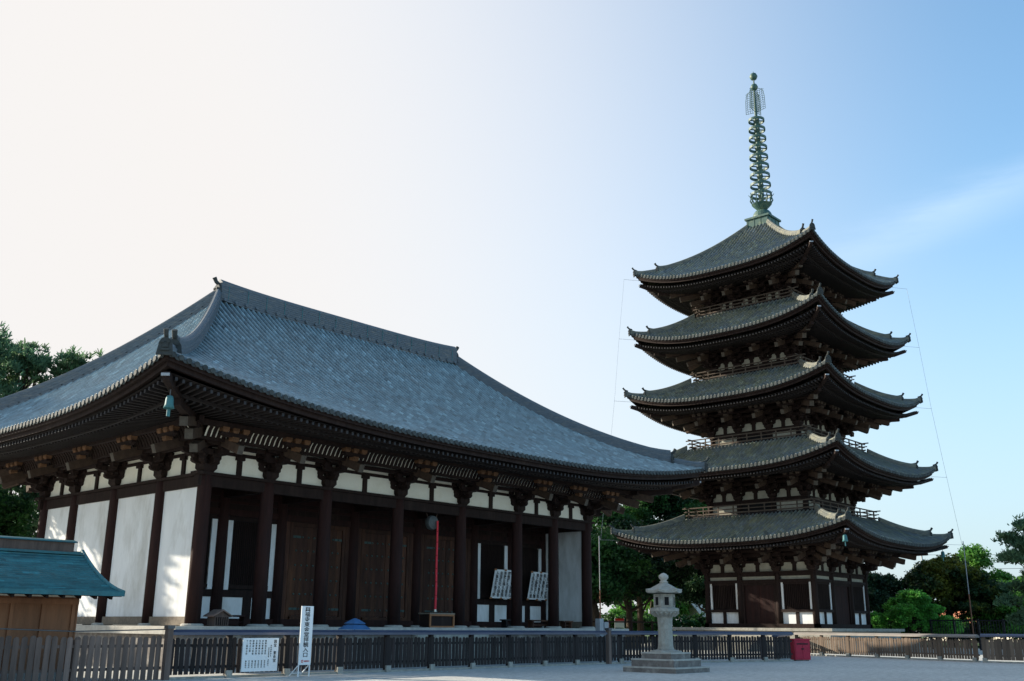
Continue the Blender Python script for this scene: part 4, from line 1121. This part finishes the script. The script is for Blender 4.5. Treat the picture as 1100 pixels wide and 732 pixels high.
rod('thin pole and wire climbing past the right corners of the pagoda roofs', 1, -1)

# ------------------------------------------------------------ trees
def leaf_mesh(name, lobes, n, size, m, clump=26, crad=.55, kind='leaf', seed=1, shell=.55, flat=1.0):
    rg = np.random.RandomState(seed); V = []; Rn = []
    vol = np.array([l[3] * l[4] * l[5] for l in lobes]) ** .75; vol /= vol.sum()
    nc = max(1, n // clump); ids = rg.choice(len(lobes), nc, p=vol)
    L = np.array(lobes)[ids]
    d = rg.normal(size=(nc, 3)); d /= np.linalg.norm(d, axis=1)[:, None]
    d[:, 2] = np.where(d[:, 2] < -.35, -d[:, 2] * .6, d[:, 2])
    rad = shell + (1 - shell) * rg.rand(nc) ** .6; rad *= 1 + .13 * np.sin(d[:, 0] * 5 + L[:, 0]) * np.cos(d[:, 2] * 6 + L[:, 1])
    cen = L[:, :3] + d * L[:, 3:6] * rad[:, None]
    cr = crad * (0.6 + .8 * rg.rand(nc)); crn = rg.rand(nc)
    k = clump
    cc = np.repeat(cen, k, 0); dd = rg.normal(size=(nc * k, 3)); dn = np.linalg.norm(dd, axis=1)[:, None]; dd /= dn
    if kind == 'needle':
        # tufts: blades radiating up and out of short twigs
        tips = rg.randint(0, 5, nc * k); tw = rg.normal(size=(nc, 5, 3)) * np.array([.6, .6, .35]); tw = tw[np.repeat(np.arange(nc), k), tips]
        base = cc + tw * np.repeat(cr, k)[:, None]
        dd[:, 2] = np.abs(dd[:, 2]) * 1.2 + .25; dd /= np.linalg.norm(dd, axis=1)[:, None]
        tip = base + dd * size * (0.7 + .6 * rg.rand(nc * k))[:, None]
        sd = np.cross(dd, rg.normal(size=(nc * k, 3))); sd /= np.linalg.norm(sd, axis=1)[:, None]; wv = sd * size * .13
        quads = np.stack([base - wv, base + wv, tip + wv * .6, tip - wv * .6], 1)
    else:
        pos = cc + dd * (rg.rand(nc * k, 1) ** .45) * np.repeat(cr, k)[:, None] * np.array([1, 1, .7 * flat])
        nrm = rg.normal(size=(nc * k, 3)) + np.array([0, 0, .7]) + dd * .5; nrm /= np.linalg.norm(nrm, axis=1)[:, None]
        a = np.cross(nrm, rg.normal(size=(nc * k, 3))); a /= np.linalg.norm(a, axis=1)[:, None]; b_ = np.cross(nrm, a)
        s_ = size * (.6 + .8 * rg.rand(nc * k))[:, None]; a = a * s_ * .5; b_ = b_ * s_ * .32
        quads = np.stack([pos - a, pos - b_, pos + a, pos + b_], 1)
    N = len(quads); me = bpy.data.meshes.new(name)
    me.vertices.add(N * 4); me.vertices.foreach_set('co', quads.reshape(-1).astype(np.float32))
    me.loops.add(N * 4); me.loops.foreach_set('vertex_index', np.arange(N * 4, dtype=np.int32))
    me.polygons.add(N); me.polygons.foreach_set('loop_start', np.arange(0, N * 4, 4, dtype=np.int32))
    me.materials.append(m); at = me.attributes.new('rnd', 'FLOAT', 'FACE')
    at.data.foreach_set('value', (.62 * np.repeat(crn, k) + .38 * rg.rand(N)).astype(np.float32)); me.update(); me.validate()
    return me
def tree(name, label, loc, lobes, n, size, m, trunk_h, tr=.28, cat='tree', lean=(0, 0), group=None, **k):
    t = thing(name, label, cat, loc, 0, group)
    rg = random.Random(int(loc[0] * 31 + loc[1] * 7))
    top = max(l[2] + l[5] * .3 for l in lobes)
    b = MB(); pts = []; rr = []
    for i in range(8):
        f = i / 7; pts.append((lean[0] * f + rg.uniform(-.1, .1) * f * 2, lean[1] * f + rg.uniform(-.1, .1) * f * 2, top * f)); rr.append(tr * (1.25 if i == 0 else 1) * (1 - .8 * f))
    b.tube(pts, rr, 9)
    for l in lobes:
        f = min(.9, max(trunk_h / top, (l[2] - l[5] * .8) / top)); s_ = Vector(pts[int(f * 7)]); e = Vector(l[:3]); mid = (s_ + e) / 2 + Vector((rg.uniform(-.4, .4), rg.uniform(-.4, .4), -.2))
        r0 = tr * .5 * (1 - f * .5); b.tube([s_, mid, e], [r0, r0 * .65, r0 * .3], 6)
        for q in range(4):
            d = Vector((rg.uniform(-1, 1) * l[3], rg.uniform(-1, 1) * l[4], rg.uniform(-.2, .9) * l[5])) * .8
            b.tube([mid.lerp(e, .5), e + d * .5, e + d], [r0 * .4, r0 * .25, r0 * .08], 5)
    b.build('trunk', bark, t, smooth=True)
    put('crown', leaf_mesh('crown', lobes, n, size, m, seed=int(loc[0] * 13 + loc[1]) % 9999, **k), t)
    return t
def lob(rg, n, rx, rz, z0, z1, s0, s1, zs=.7):
    o = []
    for i in range(n):
        a = rg.uniform(0, 2 * PI); z = z0 + (z1 - z0) * (i + .5) / n; f = math.sin(PI * min(1, max(.12, (z - z0) / (z1 - z0) * .8 + .18)))
        q = rx * f * rg.uniform(.35, .95); s_ = rg.uniform(s0, s1); o.append((q * math.cos(a), q * math.sin(a), z, s_, s_, s_ * zs))
    return o
rg = random.Random(5)
def spires(rg, n, rx, z0, h):
    """lobes for a pine: broken tiers below and separate upright tufts on top"""
    o = []
    for i in range(n):
        z = z0 + (h - 2.2 - z0) * (i + .5) / n; a = rg.uniform(0, 2 * PI); q = rx * rg.uniform(.3, 1) * (1 - .45 * (z - z0) / (h - z0)); s_ = rg.uniform(.9, 1.5)
        o.append((q * math.cos(a), q * math.sin(a), z, s_, s_, s_ * .55))
    for i in range(8):
        a = 2 * PI * i / 8 + rg.uniform(-.3, .3); q = rx * .62 * rg.uniform(.1, 1); hh = h - 1.2 - rg.uniform(0, .9)
        o.append((q * math.cos(a), q * math.sin(a), hh - .5, .62, .62, 1.25))
    return o
tg = 'pines behind the long hall'
for i, (x, y, h, rx, lb) in enumerate(((19.8, 57.0, 17.9, 2.6, 'tall pine at the left edge rising behind the hall roof'), (23.0, 58.5, 17.9, 2.1, 'spiky pine second from the left above the hall roof'),
                                   (25.6, 57.0, 17.5, 2.0, 'third pine from the left, its tip above the middle of the roof slope'), (28.6, 58.0, 17.5, 1.8, 'lowest pine top just clearing the hall roof slope'),
                                   (14.5, 55.5, 16.0, 3.4, 'dense pine behind the hut with foliage down to the hut roof'))):
    tree('pine_tree', lb, (x, y, 0), spires(rg, 18, rx, 6.0 if i < 4 else 4.5, h), 14000 if i < 4 else 30000, .34, l_pine, 5, .24, group=tg, kind='needle', crad=.38, clump=30, shell=.1)
tree('broadleaf_tree', 'dark green leafy tree between the hall end and the teal-roofed hut', (19.8, 54.5, 0), lob(rg, 12, 2.8, 1, 2.5, 8.4, 1.2, 1.8), 26000, .24, l_mid, 2.5, .2, group='trees behind the long hall')
# trees between hall and pagoda
mids = [((66.0, 56.5), 12.5, l_mid, 'green tree filling the gap beside the hall\'s right end column'), ((71.5, 62.0), 15.5, l_dark, 'tall dark tree left of centre in the gap between hall and pagoda'),
        ((79.5, 61.0), 16.2, l_mid, 'tall tree with sunlit green top seen under the hall\'s far eave'), ((74.0, 52.5), 10.8, l_dark, 'spreading dark tree directly behind the stone lantern'),
        ((86.5, 60.0), 17.2, l_mid, 'tall light-topped tree beside the pagoda\'s left eaves'), ((88.0, 53.0), 11.0, l_dark, 'leaning dark tree left of the pagoda\'s ground floor'),
        ((93.5, 56.0), 18.0, l_mid, 'tall tree whose sunlit top shows below the pagoda\'s second roof'), ((88.5, 58.5), 16.5, l_dark, 'tall dark tree close to the left end of the pagoda\'s lowest balcony'), ((82.0, 70.0), 15.0, l_dark, 'dark tree standing far back in the gap, behind the left-hand roof tips'), ((95.0, 66.0), 15.5, l_dark, 'dark tree far back beside the pagoda\'s lower roofs'), ((69.0, 52.0), 9.0, l_mid, 'lower leafy tree beside the thin rusty pole'),
        ((63.0, 64.0), 13.0, l_mid, 'green tree mostly hidden behind the hall\'s far corner')]
for i, ((x, y), h, m_, lb) in enumerate(mids):
    lo = lob(rg, 19, 4.4, 1, 3.9 if h < 14 else 4.6, h - 1.0, 1.2, 2.1, .55)
    tree('shade_tree', lb, (x, y, 0), lo, 26000, .32, m_, 4.0, .34, group='trees between hall and pagoda', crad=.8, shell=.4, lean=(random.uniform(-1, 1), random.uniform(-.8, .8)))
# right of the pagoda
def dome(rg, n, R_, H_, s0, s1, z0=.6):
    o = []
    for i in range(n):
        a = rg.uniform(0, 2 * PI); u = (i + .5) / n; e = math.asin(u); q = math.cos(e) * rg.uniform(.82, 1.0)
        s_ = rg.uniform(s0, s1); o.append((R_ * q * math.cos(a), R_ * q * math.sin(a), z0 + (H_ - z0 - s_ * .6) * u ** .8 * rg.uniform(.9, 1.03), s_, s_, s_ * .55))
    o += [(0, 0, H_ * .45, R_ * .75, R_ * .75, H_ * .42)]
    return o
tree('round_tree', 'broad domed dark tree with yellowish top to the right of the pagoda', (104.5, 36.0, 0), dome(rg, 34, 5.6, 8.7, 1.0, 1.9), 80000, .27, l_gold, 1.2, .45, crad=.5, shell=.75, group='trees right of the pagoda')
tree('round_tree', 'dark leafy tree tucked behind the pagoda\'s right corner', (101.0, 43.0, 0), dome(rg, 24, 4.0, 7.6, 1.0, 1.7), 50000, .27, l_dark, 1.5, .4, crad=.5, shell=.7, group='trees right of the pagoda')
tree('round_tree', 'low bright green tree at the right foot of the broad dome', (104.0, 29.3, 0), dome(rg, 18, 2.8, 5.0, .8, 1.4), 30000, .27, l_lime, 1.0, .3, crad=.5, shell=.7, group='trees right of the pagoda')
tree('leafy_bush', 'bright green rounded bush in front of the broad dark tree', (88.5, 33.6, 0), dome(rg, 20, 2.1, 5.0, .75, 1.15, .9) + [(-1.8, 2.6, 1.9, 1.1, 1.1, 1.0), (1.5, -2.2, 1.7, 1.1, 1.1, 1.0)], 46000, .18, l_bush, .8, .14, cat='bush', crad=.26, shell=.85, group='trees right of the pagoda')
tree('lime_tree', 'light green airy tree behind the broad dark tree', (124.0, 39.3, 0), lob(rg, 16, 3.6, 1, 3.0, 10.0, 1.0, 1.7), 24000, .32, l_lime, 3, .25, crad=.7, shell=.3, group='trees right of the pagoda')
tree('lime_tree', 'light green airy tree further right in front of the houses', (122.0, 33.5, 0), lob(rg, 14, 3.4, 1, 1.4, 7.0, .9, 1.5), 18000, .30, l_lime, 1.5, .2, crad=.7, shell=.3, group='trees right of the pagoda')
lo = []
for i in range(34):
    z = 2.2 + 6.6 * i / 33; a = rg.uniform(0, 2 * PI); q = rg.uniform(.5, 3.2) * (1 - .5 * i / 33); s_ = rg.uniform(.5, .95)
    lo.append((q * math.cos(a) - .2, q * math.sin(a) * 1.05 + .2, z, s_, s_, s_ * .5))
tree('pine_tree', 'layered pine at the right edge of the picture', (77.5, 20.1, 0), lo, 36000, .28, l_pine, 2.2, .17, kind='needle', crad=.42, clump=24, shell=.2, lean=(.6, -.8), group='trees right of the pagoda')
for i, (x, y, h) in enumerate(((112, 76, 8), (124, 66, 7), (98, 80, 9), (112, 60, 6), (150, 30, 7), (135, 22, 6))):
    tree('distant_tree', ['pale green far tree between the trunks behind the lantern', 'pale green far tree just left of the pagoda base', 'pale green far tree beyond the hall end', 'low far tree close behind the pagoda\'s left corner', 'far low tree behind the tiled houses', 'far low tree behind the right-hand pine'][i], (x, y, 0), lob(rg, 12, 5, 1, 1, h, 1.5, 2.4), 16000, .42, l_lime if i != 3 else l_mid, 2, .3, crad=1.0, shell=.4, group='trees far beyond the precinct')
def hedge(p, q, h, d, label, m):
    L_ = math.hypot(q[0] - p[0], q[1] - p[1]); t = thing('hedge', label, 'hedge', (p[0], p[1], 0), math.atan2(q[1] - p[1], q[0] - p[0]), 'hedges beyond the precinct')
    lo = [(L_ * (i + .5) / 24, 0, h * .5, L_ / 24, d, h * .5 * rg.uniform(.75, 1.1)) for i in range(24)]
    put('leaves', leaf_mesh('leaves', lo, 26000, .3, m, seed=int(L_), crad=.5, shell=.6), t)
hedge((84, 78), (122, 50), 3.2, 1.4, 'long green hedge behind the tree trunks left of the pagoda', l_mid)
tree('lime_tree', 'light green tree with ragged crown at the far right edge below the pine', (112.0, 29.0, 0), lob(rg, 16, 3.6, 1, 1.6, 8.2, .9, 1.6), 26000, .30, l_lime, 2, .22, crad=.7, shell=.3, group='trees right of the pagoda')
hedge((112, 50), (128, 14), 2.6, 1.2, 'long green hedge behind the black iron fence', l_mid)

# ------------------------------------------------------------ houses and fences far behind
def house(loc, w_, d_, h_, label, rc, wc, rz=0):
    t = thing('house', label, 'house', loc, rz, 'houses beyond the precinct')
    b = MB(); b.b2((-w_ / 2, -d_ / 2, 0), (w_ / 2, d_ / 2, h_)); b.build('wall', wc, t)
    b = MB()
    for s_ in (-1, 1):
        n = 12
        for i in range(n):
            a, c = (d_ / 2 + .5) * i / n, (d_ / 2 + .5) * (i + 1) / n
            za, zc = h_ + 2.0 - 2.2 * a / (d_ / 2 + .5), h_ + 2.0 - 2.2 * c / (d_ / 2 + .5)
            b.add([(-w_ / 2 - .5, s_ * a, za), (w_ / 2 + .5, s_ * a, za), (w_ / 2 + .5, s_ * c, zc + .05), (-w_ / 2 - .5, s_ * c, zc + .05), (w_ / 2 + .5, s_ * c, zc - .06), (-w_ / 2 - .5, s_ * c, zc - .06)], [(0, 1, 2, 3), (3, 2, 4, 5)])
    b.add([(s_ * w_ / 2, y, z) for s_ in (-1, 1) for y, z in ((-d_ / 2, h_), (d_ / 2, h_), (0, h_ + 1.9))], [(0, 1, 2), (5, 4, 3)], 1)
    b.build('roof', [rc, wc], t)
    for i in range(3):
        x = -w_ / 2 + w_ * (i + .5) / 3
        b = MB(); b.b2((x - .7, -d_ / 2 - .04, h_ * .35), (x + .7, -d_ / 2 + .02, h_ * .8)); wn_ = b.build('window', greym, t)
        b = MB(); b.b2((x - .62, -d_ / 2 - .06, h_ * .38), (x + .62, -d_ / 2 - .045, h_ * .77)); b.build('pane', darkvoid, wn_)
        for y_ in (-1, 1):
            b = MB(); b.b2((-w_ / 2 - .04, y_ * d_ / 4 - .6, h_ * .35), (-w_ / 2 + .02, y_ * d_ / 4 + .6, h_ * .8)); b.build('window', darkvoid, t)
terr = mat('terracotta_roof', (.42, .17, .09), .8, .25, 3, rnd=.25); pale = mat('pale_render', (.62, .57, .48), .9, .12, 1); brownr = mat('brown_roof', (.24, .13, .09), .8, .25, 3, rnd=.25)
house((150, 46.5, 0), 14, 9, 2.6, 'low house with terracotta roof seen right of the dark domed tree', terr, pale, R(70))
house((146, 37.5, 0), 11, 9, 3.4, 'house with brown tiled roof at the far right behind the pine', brownr, pale, R(60))
house((160, 33, 0), 12, 9, 4.6, 'taller pale house with orange roof at the right edge', terr, pale, R(80))
house((118, 70, 0), 7, 6, 3.0, 'small pale cream building glimpsed between the tree trunks left of the pagoda', pale, pale, R(-30))
def farfence(p, q, h, label, m, gap=.22, bars=True, post=2.0):
    t = thing('rail_fence', label, 'fence', (p[0], p[1], 0), math.atan2(q[1] - p[1], q[0] - p[0]), 'rail fences behind the pagoda'); L = math.hypot(q[0] - p[0], q[1] - p[1])
    b = MB(); b.b2((0, -.04, h - .1), (L, .04, h)); b.b2((0, -.04, h * .5), (L, .04, h * .5 + .08)); b.build('rails', m, t)
    b = MB(); n = int(L / post)
    for i in range(n + 1): b.b2((post * i - .06, -.06, 0), (post * i + .06, .06, h + .08))
    b.build('posts', m, t)
    if bars:
        b = MB()
        for i in range(int(L / gap)): b.b2((gap * i - .02, -.015, .1), (gap * i + .02, .015, h - .05))
        b.build('bars', m, t)
farfence((89, 38), (86, 14), 2.35, 'black barred iron fence behind the sunlit picket fence', black)
farfence((58, 49), (69, 45.2), 2.0, 'dark wooden rail fence under the trees behind the lantern', wood, bars=False)
# earth bank behind the lantern
b = MB(); b.b2((54.5, 46, 0), (66.3, 60, 1.2)); structure(b.build('earth_bank', mat('earth', (.13, .10, .07), .95, .3, 2, bump=.4, bscale=8)))
# red and white banner among the trees
t = thing('banner', 'small white banner with a red top between the tree trunks', 'banner', (92, 66.6, 0), R(-50))
b = MB(); b.b2((-.5, -.02, 1.5), (.5, .02, 2.2)); b.build('cloth', white, t)
b = MB(); b.b2((-.5, -.03, 2.2), (.5, .03, 2.45)); b.build('red_band', redp, t)
b = MB(); b.tube([(-.5, 0, 0), (-.5, 0, 2.5)], .03, 6); b.tube([(.5, 0, 0), (.5, 0, 2.5)], .03, 6); b.build('pole', greym, t)
# utility wires far right
def pole(x, y, label):
    t = thing('utility_pole', label, 'utility pole', (x, y, 0), group='utility poles')
    b = MB(); b.tube([(0, 0, 0), (0, 0, 10.5)], [.16, .1], 8); b.build('shaft', greym, t)
    b = MB()
    for z in (10.2, 9.3, 8.6): b.b2((-.6, -.05, z), (.6, .05, z + .08))
    b.build('crossarm', greym, t)
pole(126, 46, 'grey utility pole hidden in the trees right of the pagoda'); pole(130, 24, 'grey utility pole behind the pine at the right edge')
for z, l_ in ((10.28, 'topmost'), (9.38, 'middle'), (8.68, 'lowest')):
    b = MB(); b.tube([(126 + (130 - 126) * i / 10, 46 - 22 * i / 10, z - .25 * math.sin(PI * i / 10)) for i in range(11)], .022, 4)
    tag(b.build('overhead_wire', metal), l_ + ' of the three overhead wires crossing the sky right of the pagoda', 'wire', 'overhead wires')
